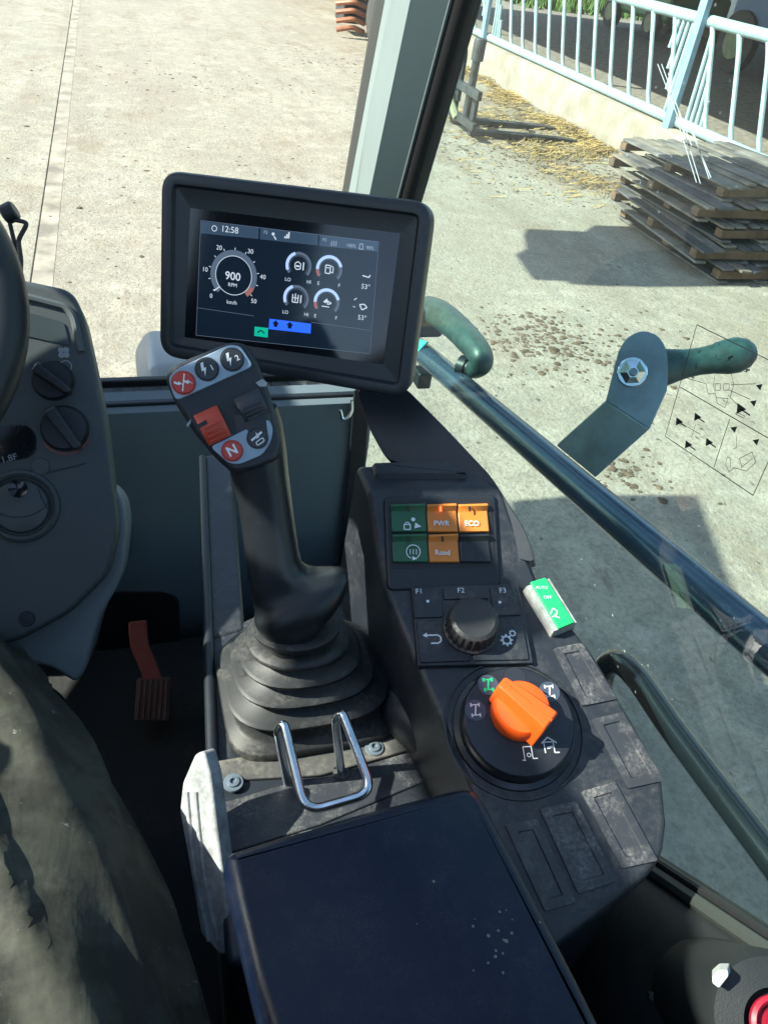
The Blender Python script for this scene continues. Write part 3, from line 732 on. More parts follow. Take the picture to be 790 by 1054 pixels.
# unseen: fender, boom, and blocks added for shade (their shade reaches the yard)
fm = thing('front_fender', 'unseen dark fender and wheel on the left of the machine', 'fender', (-1.1, 2.0, 0))
MB().lathe((-1.32, 1.85, .65), (1, 0, 0), [(.3, 0), (.55, 0), (.65, .06), (.65, .40), (.55, .46), (.3, .46)], 32, (0, 1, 0)).build('wheel', TYRE, fm)
MB().loft([[V((-1.4, 1.85 + math.cos(a) * .78, .65 + math.sin(a) * .78)), V((-.78, 1.85 + math.cos(a) * .78, .65 + math.sin(a) * .78)), V((-.78, 1.85 + math.cos(a) * .74, .65 + math.sin(a) * .74)), V((-1.4, 1.85 + math.cos(a) * .74, .65 + math.sin(a) * .74))] for a in [rad(x) for x in range(0, 181, 15)]]).build('fender_arch', BLACK, fm)
mr = thing('shade_plate', 'unseen black plate on a tube left of the cab, added for shade', 'blocker', (-.8, 1.45, 1.5))
MB().tube(fillet([(-.64, 1.38, 1.7), (-0.95, 1.0, 2.2), (-0.95, 0.6, 2.57)], .1), .02, 8).build('shade_plate_tube', BLACK, mr)
MB().box((-0.95, 0.42, 2.575), (.08, .42, .15)).build('shade_slab', BLACK, mr, bev=.04)  # unseen plate, added at this height to shade the armrest
bm_ = thing('loader_boom', 'unseen raised telescopic boom, its bucket shaped for the shadow on the yard', 'boom', (1.1, -2.5, 1.6))
MB().tube([(1.25, -2.6, 1.9), (1.25, 5.6, 3.5)], .2, 4).build('boom_arm', BODYG, bm_)
MB().loft([[V((-.50, 5.68, z)), V((.2, 5.62, z)), V((.3, 5.55, z)), V((2.9, 5.58, z)), V((2.9, 6.95, z)), V((.75, 6.98, z)), V((.55, 6.80, z)), V((-.02, 6.84, z)), V((-.12, 6.70, z)), V((-.25, 6.35, z)), V((-.42, 6.2, z))] for z in (2.94, 3.06)]).build('bucket_floor', BLACK, bm_, bev=.02)  # unseen bucket, its outline notched to shape the shadow on the yard
MB().box((1.25, 5.64, 3.2), (3.2, .06, .3)).build('unseen_bucket_back', BLACK, bm_, bev=.02)

la = thing('shade_arm', 'unseen box beam left of the machine, added to shade the yard', 'added beam', (-1.05, -2.5, 1.2))  # added beam, out of view, for the shade on the ground beside the cab
MB().loft([[V((-1.25, y, zc - .27)), V((-.85, y, zc - .27)), V((-.85, y, zc + .27)), V((-1.25, y, zc + .27))] for y, zc in ((-2.5, 1.1), (0.6, 1.90), (1.2, 2.14), (2.95, 2.70))]).build('shade_beam', BODYG, la, bev=.02)
MB().tube([(-1.05, -1.6, 1.0), (-1.05, 0.6, 1.75)], .06, 12).build('lift_ram', ZINC, la)  # part of the unseen beam added for shade

# ---------------------------------------------------------------- grab rails and fittings outside the glass
XR = XW + 0.045
ra = on_axis(800, 675, 0, XR); rb = on_axis(432, 361, 0, XR)
dr = (rb - ra)
gr = thing('grab_rail', 'thick blue-grey tubular rail running diagonally across the right window', 'rail', (XR, 0.5, 1.7))
MB().tube(fillet([ra - dr * .55 + V((0, 0, .02)), ra, rb + dr * .32, rb + dr * .36 + V((0, .02, -.06))], .05), 0.0185, 24).build('tube', RAILM, gr)
stf = Frame(rb + V((-.021, -.0, .006)), (-.93, -.1, .3), dr)
MB().prism(stf, stf.pxs([(429, 348), (440, 352), (431, 362), (427, 360)]), -.002, .0015).build('sticker', TEALP, gr)
lp = [on_axis(616, 772, 0, XR), on_axis(618, 706, 0, XR), on_axis(628, 682, 0, XR), on_axis(650, 692, 0, XR), on_axis(700, 762, 0, XR), on_axis(800, 894, 0, XR), on_axis(900, 1025, 0, XR)]
lr = MB().tube(curve(lp, 8), 0.0130, 20).build('lower_rail', mat('lower_rail_paint', (.008, .011, .015), .2, .1, coat=.3))
tag(lr, 'dark tubular rail bending up beside the console, below the thick blue-grey rail', 'rail')

br = thing('bump_stop', 'bent steel bracket with domed nut and teal rubber horn on the diagonal rail', 'bracket', (XR, .55, 1.74))
bf = Frame(on_axis(648, 382, 0, XR + .03), (-.52, -.74, .42), (1, 0, 0))
top_pts = [(623, 413), (636, 362), (645, 348), (660, 341), (675, 345), (684, 357), (687, 375), (686, 402), (668, 442)]
tp = bf.pxs(top_pts); tp = [tp[0]] + [(p.x, p.y) for p in curve([(a, b, 0) for a, b in tp[1:8]], 5)] + [tp[8]]
MB().prism(bf, tp, -.005, 0).build('upright_plate', STEEL, br, bev=.0015)
A_, B_ = bf.w(*tp[0]), bf.w(*tp[-1])
C_, D_ = on_axis(612, 492, 0, XR - .004), on_axis(572, 459, 0, XR - .004)
nn = (B_ - A_).cross(D_ - A_).normalized(); nn = nn if nn.dot(CAM - A_) > 0 else -nn
MB().loft([[A_, B_, C_, D_], [p - nn * .005 for p in (A_, B_, C_, D_)]]).build('foot_plate', STEEL, br, bev=.0015)
bc = bf.px(650, 383)
MB().lathe(bf.w(*bc, 0), bf.n, [(0, 0), (.0150, 0), (.0155, .003), (.0145, .004), (0, .004)], 32, bf.u).build('washer', ZINC, br)
nt_ = MB().lathe(bf.w(*bc, .004), bf.n, [(.0130, 0), (.0130, .007), (.006, .013), (.005, .013)], 6, bf.u).build('nut', ZINC, br, angle=20)
MB().lathe(bf.w(*bc, .012), bf.n, [(0, 0), (.0045, 0), (.0045, .006), (.003, .007), (0, .0065)], 12, bf.u).build('stud', STEEL, nt_)
hc = bf.w(*bf.px(668, 381), -.022); he = on_axis(778, 362, 0, XR + .16)
ax = (he - hc); al = ax.length; axn = ax.normalized()
MB().lathe(bf.w(*bf.px(660, 381), -.005), -bf.n, [(0, 0), (.0265, 0), (.0280, .003), (.0280, .010), (.0255, .012), (.0265, .020), (.024, .026), (0, .026)], 40, bf.u).build('rubber_disc', DKGREEN, br)
HP = []
for t, r in ((0.02, .022), (.12, .0215), (.22, .0185), (.35, .0155), (.48, .0145), (.60, .0155), (.72, .0185), (.83, .019), (.92, .0155), (.98, .009), (1.0, .003)):
    HP.append((hc + ax * t, r))
MB().tube([p for p, r in HP], [r for p, r in HP], 24).build('horn', DKGREEN, br)
MB().loft([[V(p) for p in (hc + ax * .05 - V((0, 0, .018)), hc + ax * .30 - V((0, 0, .010)), hc + ax * .18 - V((0, 0, .032)))], [V(p) + V((.004, .012, 0)) for p in (hc + ax * .05 - V((0, 0, .018)), hc + ax * .30 - V((0, 0, .010)), hc + ax * .18 - V((0, 0, .032)))]]).build('gusset', STEEL, br)

hn = thing('outside_handle', 'teal curved handle with black mount outside the glass beside the display', 'handle', on_axis(450, 330, 0, XR))
XH = XR + .02
pts = [on_axis(a, b, 0, XH) for a, b in ((440, 320), (452, 324), (467, 335), (482, 350), (493, 364), (495, 374), (488, 380))]
pc = curve(pts, 6)
wds = [15, 15, 14, 14, 13, 12, 10]
rr = []
for i, p in enumerate(pc):
    t = i / (len(pc) - 1) * 6; k = min(5, int(t)); rr.append((wds[k] * (1 - (t - k)) + wds[k + 1] * (t - k)) * (p - CAM).dot(FWD) / FPX)
MB().tube(pc, rr, 20).build('grip', DKGREEN, hn)
MB().box(on_axis(441, 331, 0, XH - .01), (.05, .03, .05)).build('mount', BLACK, hn, bev=.008)
MB().lathe(on_axis(488, 381, 0, XH), (-.5, .6, -.05), [(0, 0), (.013, 0), (.013, .012), (.016, .014), (.016, .026), (.008, .03), (0, .03)], 20).build('end_cap', BLACK, hn)
MB().box(on_axis(434, 388, 0, XR), (.025, .035, .03)).build('clip', BLACK, hn, bev=.004)

# ---------------------------------------------------------------- steering wheel, stalk and column pod
sf = Frame(at(-219, 318, 0.62), (0.0, -0.72, 0.69), (1, 0, 0))
st = thing('steering_wheel', 'black steering wheel rim at the left edge', 'steering wheel', sf.w(0, 0, 0))
R_ = 0.158
MB().loft([[sf.w(math.cos(a) * (R_ + .022 * math.cos(b)), math.sin(a) * (R_ + .022 * math.cos(b)), .022 * math.sin(b)) for b in [2 * PI * k / 14 for k in range(14)]] for a in [2 * PI * k / 64 for k in range(65)]], False, False).build('rim', mat('wheel_rim', (.016, .018, .02), .42, grain=.3), st)
MB().lathe(sf.w(0, 0, -.06), sf.n, [(0, 0), (.055, 0), (.06, .02), (.05, .035), (0, .04)], 32, sf.u).build('hub', BLACK, st)
for a in (200, 340, 270):
    MB().tube([sf.w(math.cos(rad(a)) * .04, math.sin(rad(a)) * .04, -.03), sf.w(math.cos(rad(a)) * .15, math.sin(rad(a)) * .15, 0)], .012, 10).build('spoke', BLACK, st)
sk = thing('column_stalk', 'small black stalk knob with triangular loop beside the steering wheel', 'stalk', at(12, 240, .86))
MB().lathe(at(4, 222, .86), RIGHT + UP * .5, [(0, 0), (.009, 0), (.011, .002), (.011, .013), (.009, .015), (0, .015)], 24).build('knob', BLACK, sk)
kf = Frame(at(20, 245, .86), -FWD, RIGHT)
MB().tube(fillet([at(13, 226, .86), at(29, 229, .86), at(19, 247, .86), at(22, 268, .85), at(20, 300, .84)], .006, 4), .0026, 8).build('loop', SEAL, sk)
MB().tube([at(10, 228, .86), at(18, 262, .86)], .0024, 8).build('stem', SEAL, sk)

D = Frame(at(60, 440, 0.80), (-0.02, -0.80, 0.60), (1, 0, 0))
pod = thing('column_pod', 'dark grey steering column pod with rotary switches and round vent', 'dashboard', D.w(-.05, -.1, -.1))
face = MB().prism(D, rounded(D.pxs([(-170, 255), (28, 288), (74, 298), (86, 322), (97, 372), (109, 430), (116, 490), (123, 548), (112, 592), (72, 632), (20, 660), (-170, 700)]), .012), -.06, 0).build('pod_face', PODG, pod, bev=.010, seg=4)
MB().prism(D, rounded(D.pxs([(60, 470), (124, 505), (130, 540), (124, 600), (100, 640), (84, 700), (74, 712), (40, 690), (-170, 720), (-170, 500)]), .02), -.16, -.035).build('lower_cowl', COWL, pod, bev=.012, seg=3)
MB().tube(fillet([D.w(*D.px(a, b), .001) for a, b in ((-100, 283), (30, 306), (68, 316), (76, 326), (84, 362))], .006), .004, 8).build('screen_frame', mat('frame_grey', (.085, .10, .10), .45), pod)
MB().prism(D, rounded(D.pxs([(-100, 300), (30, 322), (66, 332), (72, 356), (28, 346), (-100, 330)]), .004), -.003, .0015).build('screen_blank', mat('screen_blank', (.05, .065, .07), .25), pod)
for (cx, cy), r, rot in (((55, 392), 19, -0.72), ((67, 441), 22, -1.05)):
    c = D.px(cx, cy); rm = r * .8 / FPX
    kn = MB().lathe(D.w(*c, 0), D.n, [(rm * 1.08, 0), (rm * 1.02, .006), (rm * .95, .010), (0, .010)], 36, D.u).build('rotary_switch', BLACK, pod)
    d = V((math.cos(rot), math.sin(rot), 0)); e = V((-d.y, d.x, 0))
    def kk(a, b): return (c[0] + d.x * a * rm + e.x * b * rm, c[1] + d.y * a * rm + e.y * b * rm)
    MB().prism(D, [kk(-1.0, -.32), (kk(1.15, -.24)), kk(1.25, 0), (kk(1.15, .24)), kk(-1.0, .32)], .008, .026, .0012).build('pointer', BLACK, kn, bev=.002)
c = D.px(67, 443)
Print(D, .0012).arc(c, .0238, .0252, 205, 335, 24).build('switch_scale', mat('scale_red', (.35, .09, .05), .6), pod)
P = Print(D, .0012)
c = D.px(66, 363)
for k in range(4):
    a = PI / 4 + k * PI / 2
    P.poly(circ((c[0] + math.cos(a) * .0036, c[1] + math.sin(a) * .0036), .0030, 12))
c = D.px(68, 377)
P.arc(c, .0052, .0062, 0, 360, 18); P.arc((c[0] - .006, c[1]), .0034, .0042, 0, 360, 14); P.arc(D.px(40, 378), .004, .0048, 60, 260, 14)
P.build('switch_icons', GREYP, pod)
wn = MB().prism(D, rounded(D.pxs([(-60, 447), (26, 436), (38, 446), (38, 466), (28, 472), (-60, 486)]), .008), -.004, .0012).build('display_slot', GLOSSB, pod, bev=.001)
Print(D, .0018).text('1.8F', D.px(10, 472), .0095, rot=.20).build('display_digits', GREYP, wn)
c = D.px(42, 480)
MB().prism(D, circ(c, .009, 24), 0, .002).build('slide_boss', PODG, pod, bev=.001)
Print(D, .0016).line(D.px(44, 488), D.px(89, 477), .0013).build('slide_groove', SEAL, pod)
c = D.px(22, 521); rm = .034
vt = MB().lathe(D.w(*c, 0), D.n, [(rm + .004, 0), (rm + .003, .004), (rm, .006), (rm - .003, .004), (rm - .004, .0), (0, .001)], 48, D.u).build('air_vent', PODG, pod)
MB().lathe(D.w(*c, .001), D.n, [(rm - .0055, 0), (rm - .008, .004), (rm * .5, .006), (0, .0065)], 48, D.u).build('vent_flap', mat('vent_flap', (.06, .07, .068), .35, grain=.3), vt)
P = Print(D, .0078)
P.path([(c[0] + math.cos(rad(a)) * rm * .86, c[1] + .010 + math.sin(rad(a)) * rm * .62) for a in range(200, 341, 10)], .0011)
P.path([(c[0] + rm * .55, c[1] + rm * .55), (c[0] + rm * .62, c[1] + rm * .2), (c[0] + rm * .78, c[1] - rm * .2), (c[0] + rm * .74, c[1] - rm * .4)], .0011)
P.build('vent_gaps', SEAL, vt)
MB().lathe(D.w(*D.px(20, 503), .0065), D.n, [(0, -.001), (.008, 0), (.009, .002), (.007, .0015), (0, .0005)], 20, D.u).build('vent_thumb', GLOSSB, vt)
c = D.px(28, 637)
MB().lathe(D.w(*c, 0), D.n, [(.008, 0), (.007, .002), (.004, .002), (.004, .0005), (0, .0005)], 20, D.u).build('screw', BLACK, pod)

# ---------------------------------------------------------------- pedal
pz = Frame(on_axis(157, 722, 2, 1.02), (0, -.62, .78), (1, 0, 0))
pe = thing('accelerator_pedal', 'dusty red accelerator pedal on the dark cab floor', 'pedal', pz.w(0, 0, -.08))
pad = MB().prism(pz, rounded(pz.pxs([(141, 698), (176, 697), (174, 742), (138, 742)]), .004), -.012, 0).build('pad', PEDALP, pe, bev=.002)
c0 = pz.pxs([(141, 698), (176, 697), (174, 742), (138, 742)])
for k in range(6):
    t = (k + .7) / 6.4
    a = (c0[0][0] * (1 - t) + c0[1][0] * t, c0[0][1] * (1 - t) + c0[1][1] * t); b = (c0[3][0] * (1 - t) + c0[2][0] * t, c0[3][1] * (1 - t) + c0[2][1] * t)
    MB().tube([pz.w(a[0], a[1] - .004, .0005), pz.w(b[0], b[1] + .004, .0005)], .0024, 6).build('rib', PEDALP, pad)
armc = curve([pz.w(*pz.px(158, 700), -.008), pz.w(*pz.px(152, 684), -.005), pz.w(*pz.px(144, 664), .0), pz.w(*pz.px(142, 640), .01)], 5)
MB().loft([[p + pz.u * s * .0155 + pz.n * h for s, h in ((-1, -.008), (1, -.008), (1, .008), (-1, .008))] for p in armc]).build('lever', PEDAL, pe, bev=.003)
#--SPLIT2--
# ---------------------------------------------------------------- joystick box (tray)
ZT_ = 1.50
tf = Frame((0.12, 0.45, ZT_), (0, 0, 1), (1, 0, 0))
box = thing('joystick_box', 'dark plastic side box carrying the joystick, its top strip grey with dust', 'console box', (0.15, .6, .95))
le = tf.pxs([(213, 775), (205, 470)])
fn = tf.pxs([(233, 660), (246, 655), (236, 468), (205, 470), (210, 660)])
out = [le[0], tf.px(210, 655), tf.px(262, 632), tf.px(380, 600), (.26, .14), (.26, -.02), (.20, -.20), (le[0][0] - .005, -.20)]
MB().prism(tf, out, -.54, 0).build('box_shell', CONS, box, bev=.008, seg=3)
MB().prism(tf, [tf.px(210.5, 662), tf.px(205, 470), tf.px(238, 466), tf.px(252, 650)], -.54, .002).build('side_fin', CONS, box, bev=.006, seg=3)
MB().tube([tf.w(le[0][0] + .004, le[0][1] - .01, .004), tf.w(le[1][0] + .004, le[1][1] - .01, .004)], .006, 10).build('edge_bead', BLACK, box)
stp = MB().prism(tf, rounded(tf.pxs([(222, 806), (218, 786), (300, 772), (408, 736), (425, 748), (428, 772), (330, 800)]), .004), -.003, .004).build('clamp_strip', DIRTP, box, bev=.002)
for c in ((240, 806), (385, 770)):
    cc = tf.px(*c, .004)
    sc_ = MB().lathe(tf.w(*cc, .004), (0, 0, 1), [(.0095, 0), (.009, .0016), (.006, .0018), (.0055, .0035), (.003, .0038), (.0028, .0015), (0, .0015)], 20).build('screw', STEEL, box)
MB().prism(tf, rounded(tf.pxs([(225, 828), (300, 806), (330, 802), (420, 775), (450, 800), (330, 850), (235, 880)]), .006), -.003, .0025).build('lower_pad', CONSD, box, bev=.002)
# rounded hump between the box and the console
hp = curve([tf.w(*tf.px(418, 720), .0), tf.w(*tf.px(412, 738), .018), tf.w(*tf.px(440, 770), .022), tf.w(*tf.px(470, 800), .01)], 6)
MB().tube(hp, [.012 + .016 * math.sin(PI * i / (len(hp) - 1)) for i in range(len(hp))], 16).build('hump', CONS, box)

# ---------------------------------------------------------------- joystick
js = thing('joystick', 'black multifunction joystick with red and grey buttons above a ribbed rubber boot', 'joystick', tf.w(*tf.px(315, 720), 0))
bc = tf.w(*tf.px(316, 712), .004); bt = at(306, 650, .735)
def sq(c, hx, hy, p, a, b, n=40):
    r = []
    for k in range(n):
        t = 2 * PI * k / n; cs, sn = math.cos(t), math.sin(t)
        r.append(c + a * (hx * math.copysign(abs(cs) ** (2 / p), cs)) + b * (hy * math.copysign(abs(sn) ** (2 / p), sn)))
    return r
axb = (bt - bc)
prof = [(0, .088, .078, 5), (.08, .088, .078, 5), (.10, .086, .076, 5), (.13, .079, .070, 4.2), (.16, .076, .067, 4), (.27, .074, .064, 3.4), (.32, .080, .070, 3.2), (.36, .081, .071, 3.2), (.385, .078, .068, 3.2), (.40, .064, .055, 3),
        (.45, .060, .052, 3), (.50, .068, .059, 2.8), (.545, .069, .060, 2.8), (.57, .066, .057, 2.8), (.585, .053, .047, 2.6), (.64, .050, .044, 2.5), (.69, .058, .051, 2.4), (.735, .059, .052, 2.4), (.76, .056, .049, 2.4), (.775, .044, .040, 2.3),
        (.83, .041, .037, 2.2), (.88, .049, .044, 2.2), (.92, .050, .045, 2.2), (.945, .048, .043, 2.2), (.96, .037, .035, 2.1), (1.02, .036, .034, 2), (1.06, .041, .037, 2), (1.12, .042, .038, 2), (1.14, .036, .034, 2)]
rings = []
for t, hx, hy, p in prof:
    rings.append(sq(bc + axb * t, hx, hy, p, V((1, 0, 0)), V((0, 1, -.12 * t)).normalized()))
MB().loft(rings).build('boot', RUBBER, js, angle=60)
# grip: sections from the palm flange up to the head
def sec(py, l, r, d, dep, p=2.4, slant=0.0):
    c = at((l + r) / 2, py, d); hw = (r - l) / 2 * d / FPX
    a = (RIGHT - UP * slant).normalized(); b = (FWD * .93 + UP * .37 - a * (FWD * .93 + UP * .37).dot(a)).normalized()
    return sq(c, hw, dep, p, a, b, 36)
G = [sec(668, 280, 318, .729, .022), sec(660, 275, 322, .727, .024), sec(650, 270, 327, .724, .026), sec(641, 265, 335, .720, .029, 2.3, -.05), sec(633, 262, 345, .717, .030, 2.3, -.14), sec(624, 260, 356, .714, .030, 2.4, -.26), sec(616, 259, 361, .713, .029, 2.5, -.36), sec(610, 258, 362, .712, .027, 2.6, -.42), sec(607, 258, 358, .711, .025, 2.6, -.44),
     sec(604, 257, 346, .711, .0235, 2.7, -.42), sec(600, 257, 331, .710, .023, 2.8, -.34), sec(594, 256, 319, .708, .023, 2.9, -.22), sec(586, 255, 311, .706, .0235, 2.9, -.08), sec(572, 254, 307, .704, .024, 3), sec(545, 251, 303, .700, .0245, 3), sec(515, 247, 299, .694, .025, 3.2), sec(490, 241, 296, .688, .026, 3.2), sec(468, 235, 294, .682, .027, 3.2), sec(440, 228, 290, .674, .028, 3), sec(420, 224, 284, .668, .024, 3)]
MB().loft(G).build('grip', GRIP, js, angle=60)
H = Frame(at(234, 420, .645), (at(234, 420, .645) - CAM) * -1 + V((0, 0, .05)), RIGHT * .89 + UP * .46)
hd_ = MB().prism(H, rounded(H.pxs([(169, 388), (178, 375), (238, 351), (254, 353), (266, 372), (280, 410), (291, 458), (286, 474), (262, 484), (240, 488), (222, 472), (200, 446), (180, 415)]), .006), -.05, 0, ).build('head', BLACK, js, bev=.006, seg=4)
up_ = MB().prism(H, rounded(H.pxs([(173, 391), (180, 381), (236, 355), (247, 356), (261, 377), (181, 413)]), .005), -.001, .0022).build('upper_plate', PLATE, hd_, bev=.001)
lo_ = MB().prism(H, rounded(H.pxs([(216, 460), (276, 431), (281, 440), (279, 454), (270, 468), (246, 478), (236, 477)]), .005), -.001, .0022).build('lower_plate', PLATE, hd_, bev=.001)
def button(c, par, m, rpx=12.0):
    cc = H.px(*c, .003); r = rpx * .645 / FPX
    b = MB().lathe(H.w(*cc, .0015), H.n, [(r * 1.02, 0), (r * 1.02, .0012), (r * .93, .0012), (r * .92, .0004), (r * .90, .0024), (r * .86, .0031), (0, .0033)], 32, H.u).build('button', m, par)
    return b, cc
ZP = .00535
for (x, y), m, s_ in (((189, 394), BTNR, 'x'), ((213, 380), BTNK, '1'), ((239, 370), BTNK, '2')):
    b, c = button((x, y), up_, m)
    P = Print(H, ZP)
    if s_ == 'x':
        bolt(P, (c[0] - .0035, c[1] + .001), .0045, 1.0); bolt(P, (c[0] + .0035, c[1] - .001), .0045, 1.0)
        P.line((c[0] - .004, c[1] - .006), (c[0] + .004, c[1] + .006), .001)
    else:
        bolt(P, (c[0] - .0022, c[1] + .0008), .0062, -.05); P.text(s_, (c[0] + .0042, c[1] - .001), .0065, bold=.02)
    P.build('button_icon', WHITEP, b)
b, c = button((239, 464), lo_, BTNR, 11)
Print(H, ZP).text('N', c, .0115, bold=.03).build('button_icon', WHITEP, b)
b, c = button((265, 451), lo_, BTNK, 11)
P = Print(H, ZP); P.line((c[0] - .0055, c[1] + .0005), (c[0] + .0055, c[1] + .003), .0018); P.poly([(c[0] - .001, c[1] - .0005), (c[0] + .002, c[1] + .0005), (c[0] + .001, c[1] + .0055)])
P.path(rounded([(c[0] - .003, c[1] - .0055), (c[0] + .004, c[1] - .0045), (c[0] + .004, c[1] - .0015), (c[0] - .003, c[1] - .0025)], .001, 3), .0009, True); P.build('button_icon', WHITEP, b)
MB().prism(H, H.pxs([(199, 429), (268, 397), (278, 424), (215, 458)]), -.004, .0004).build('roller_well', SEAL, hd_)
def rocker_roll(pts, m, ridges):
    q_ = H.pxs(pts); tl, tr, br_, bl = [V((*p, 0)) for p in q_]
    rings = []
    for i in range(9):
        t = i / 8; a = tl.lerp(bl, t); b = tr.lerp(br_, t); h = .001 + .0075 * math.sin(PI * (t * .9 + .05))
        rings.append([H.w(a.x, a.y, -.004), H.w(a.x, a.y, h - .0008), H.w(a.x * .94 + b.x * .06, a.y * .94 + b.y * .06, h), H.w(b.x * .94 + a.x * .06, b.y * .94 + a.y * .06, h), H.w(b.x, b.y, h - .0008), H.w(b.x, b.y, -.004)])
    r = MB().loft(rings).build('roller', m, hd_, angle=35)
    for k in range(ridges):
        t = .48 + k * .14; a = tl.lerp(bl, t); b = tr.lerp(br_, t); h = .001 + .0075 * math.sin(PI * (t * .9 + .05)) + .0004
        a, b = a.lerp(b, .14), a.lerp(b, .86)
        MB().tube([H.w(a.x, a.y, h), H.w(b.x, b.y, h)], .0009, 6).build('ridge', m, r)
    return r, tl, tr, bl, br_
rocker_roll([(199, 428), (223, 417), (238, 448), (215, 459)], ROCKR, 4)
rocker_roll([(240, 411), (265, 399), (277, 424), (253, 436)], BTNK, 4)
mk = Frame(H.w(*H.px(209, 433), .008), H.n, H.u)
Print(H, .0082).poly(H.pxs([(203, 437), (212, 432), (214, 436), (205, 441)], .008)).build('marker', SEAL, hd_)
P = Print(H, .0012); P.poly(H.pxs([(263, 394), (270, 390), (275, 394), (274, 398), (267, 398)])); P.poly(H.pxs([(192, 437), (197, 431), (196, 436), (193, 440)])); P.build('head_marks', GREYP, hd_)

# ---------------------------------------------------------------- control console
yaw = rad(10)
fo = V((math.sin(yaw), math.cos(yaw), 0)); ri = V((math.cos(yaw), -math.sin(yaw), 0)); zz = V((0, 0, 1))
def tilt(pitch, roll):
    v = fo * math.cos(rad(pitch)) + zz * math.sin(rad(pitch)); u = ri * math.cos(rad(roll)) + zz * math.sin(rad(roll))
    return u.cross(v).normalized()
K = Frame(at(535, 745, .675), tilt(18, 4), ri)
S = Frame(K.w(*K.px(470, 600)), tilt(38, 4), ri)
T = Frame(S.w(*S.px(450, 503)), tilt(6, 4), ri)
con = thing('control_console', 'dusty black side console with rocker switches, orange dial and blank covers', 'console', K.w(0, 0, -.3))
def side_down(p, d, inw=(0, 0)): return p + V((inw[0], inw[1], -d))
sTL, sTR, sBR, sBL = [S.w(*S.px(*p)) for p in ((378, 506), (517, 503), (556, 600), (394, 604))]
tTL, tTR = [T.w(*T.px(*p)) for p in ((366, 478), (478, 474))]
kpts = [K.w(*K.px(*p)) for p in ((612, 672), (652, 740), (683, 798), (688, 846), (684, 878), (668, 902), (622, 938), (560, 985), (520, 905), (478, 796), (432, 692))]
# top surface fan + walls
topring = [tTL, tTR, sTR, sBR] + kpts + [sBL, sTL]
m_ = MB(); n_ = len(topring)
idx = {id(p): i for i, p in enumerate(topring)}
cen = V((0, 0, 0))
low = []
for i, p in enumerate(topring):
    d = .045 if 4 <= i <= 11 else .16
    inn = (-.012 if 2 <= i <= 9 else 0.0, 0.004 if 9 <= i <= 12 else (-.0 if i > 1 else .02))
    low.append(side_down(p, d, inn))
base = []
for i, p in enumerate(topring):
    q_ = V((p.x, p.y, 1.30)); q_.x = min(q_.x, .33); base.append(q_)
vs_ = topring + low + base
fs = [(n_ - 1, 2, 1, 0), (n_ - 2, 3, 2, n_ - 1), tuple(range(n_ - 2, 2, -1))]
for i in range(n_):
    j = (i + 1) % n_
    fs += [(i, j, n_ + j, n_ + i), (n_ + i, n_ + j, 2 * n_ + j, 2 * n_ + i)]
fs.append(tuple(range(2 * n_, 3 * n_)))
m_.add(vs_, fs)
m_.build('console_body', CONS, con, bev=.007, seg=4)
MB().prism(T, rounded(T.pxs([(384, 494), (380, 478), (462, 475), (484, 493)]), .006), -.003, .005, .004).build('top_cap', CONS, con, bev=.002)
# switch bank
bez = MB().prism(S, rounded(S.pxs([(393, 511), (510, 508), (516, 606), (397, 610)]), .008), -.003, .004, .002).build('switch_bezel', BLACK, con, bev=.002, seg=3)
MB().prism(S, rounded(S.pxs([(399, 517), (504, 514), (508, 584), (402, 586)]), .003), .003, .0046).build('switch_well', SEAL, bez)
cols = [(402, 437), (439, 469), (471, 501)]
rows = [(520, 548), (551, 579)]
def rocker(ci, ri_, m):
    x0, x1 = cols[ci]; y0, y1 = rows[ri_]
    sk_ = ri_ * 1.5
    q_ = S.pxs([(x0 + sk_, y0), (x1 + sk_, y0 - 1), (x1 + sk_ + 1.5, y1), (x0 + sk_ + 1, y1)], .006)
    tl, tr, br_, bl = [V((*p, 0)) for p in q_]; rings = []
    for t, h in ((0, .0095), (.08, .0105), (.24, .0065), (.30, .0062), (.85, .0085), (.97, .009), (1, .008)):
        a = tl.lerp(bl, t); b = tr.lerp(br_, t)
        rings.append([S.w(a.x, a.y, .002), S.w(a.x, a.y, h - .0006), S.w(a.x * .97 + b.x * .03, a.y * .97 + b.y * .03, h), S.w(b.x * .97 + a.x * .03, b.y * .97 + a.y * .03, h), S.w(b.x, b.y, h - .0006), S.w(b.x, b.y, .002)])
    r = MB().loft(rings).build('rocker_switch', m, bez, angle=30)
    return r, tl, tr, bl
def blk(r, c, m, wd=.0022, hh=.0052):
    Print(S, .0108).poly([(c[0] - wd / 2, c[1] - hh / 2), (c[0] + wd / 2, c[1] - hh / 2), (c[0] + wd / 2, c[1] + hh / 2), (c[0] - wd / 2, c[1] + hh / 2)]).build('indicator', m, r)
r, *_ = rocker(0, 0, ROCKG); blk(r, S.px(420, 524, .010), SEAL)
P = Print(S, .0098); c = S.px(424, 541, .009)
P.path([(c[0] - .008, c[1] - .004), (c[0] - .002, c[1] - .004), (c[0] - .002, c[1] + .001), (c[0] - .008, c[1] + .001)], .0011, True); P.arc((c[0] - .005, c[1] + .001), .0018, .0026, 0, 180, 10)
P.poly([(c[0] + .002, c[1] - .003), (c[0] + .009, c[1] - .001), (c[0] + .003, c[1] + .003)]); P.poly(circ((c[0] + .001, c[1] + .006), .002, 12)); P.build('switch_icon', WHITEP, r)
r, *_ = rocker(1, 0, ROCKO); blk(r, S.px(453, 524, .010), mat('lit_red', (.6, .05, .02), .3, emit=(1, .12, .03), estr=1.2))
Print(S, .0098).text('PWR', S.px(454, 539, .009), .0072, bold=.015).build('switch_word', WHITEP, r)
r, *_ = rocker(2, 0, ROCKO); blk(r, S.px(483, 524, .010), SEAL)
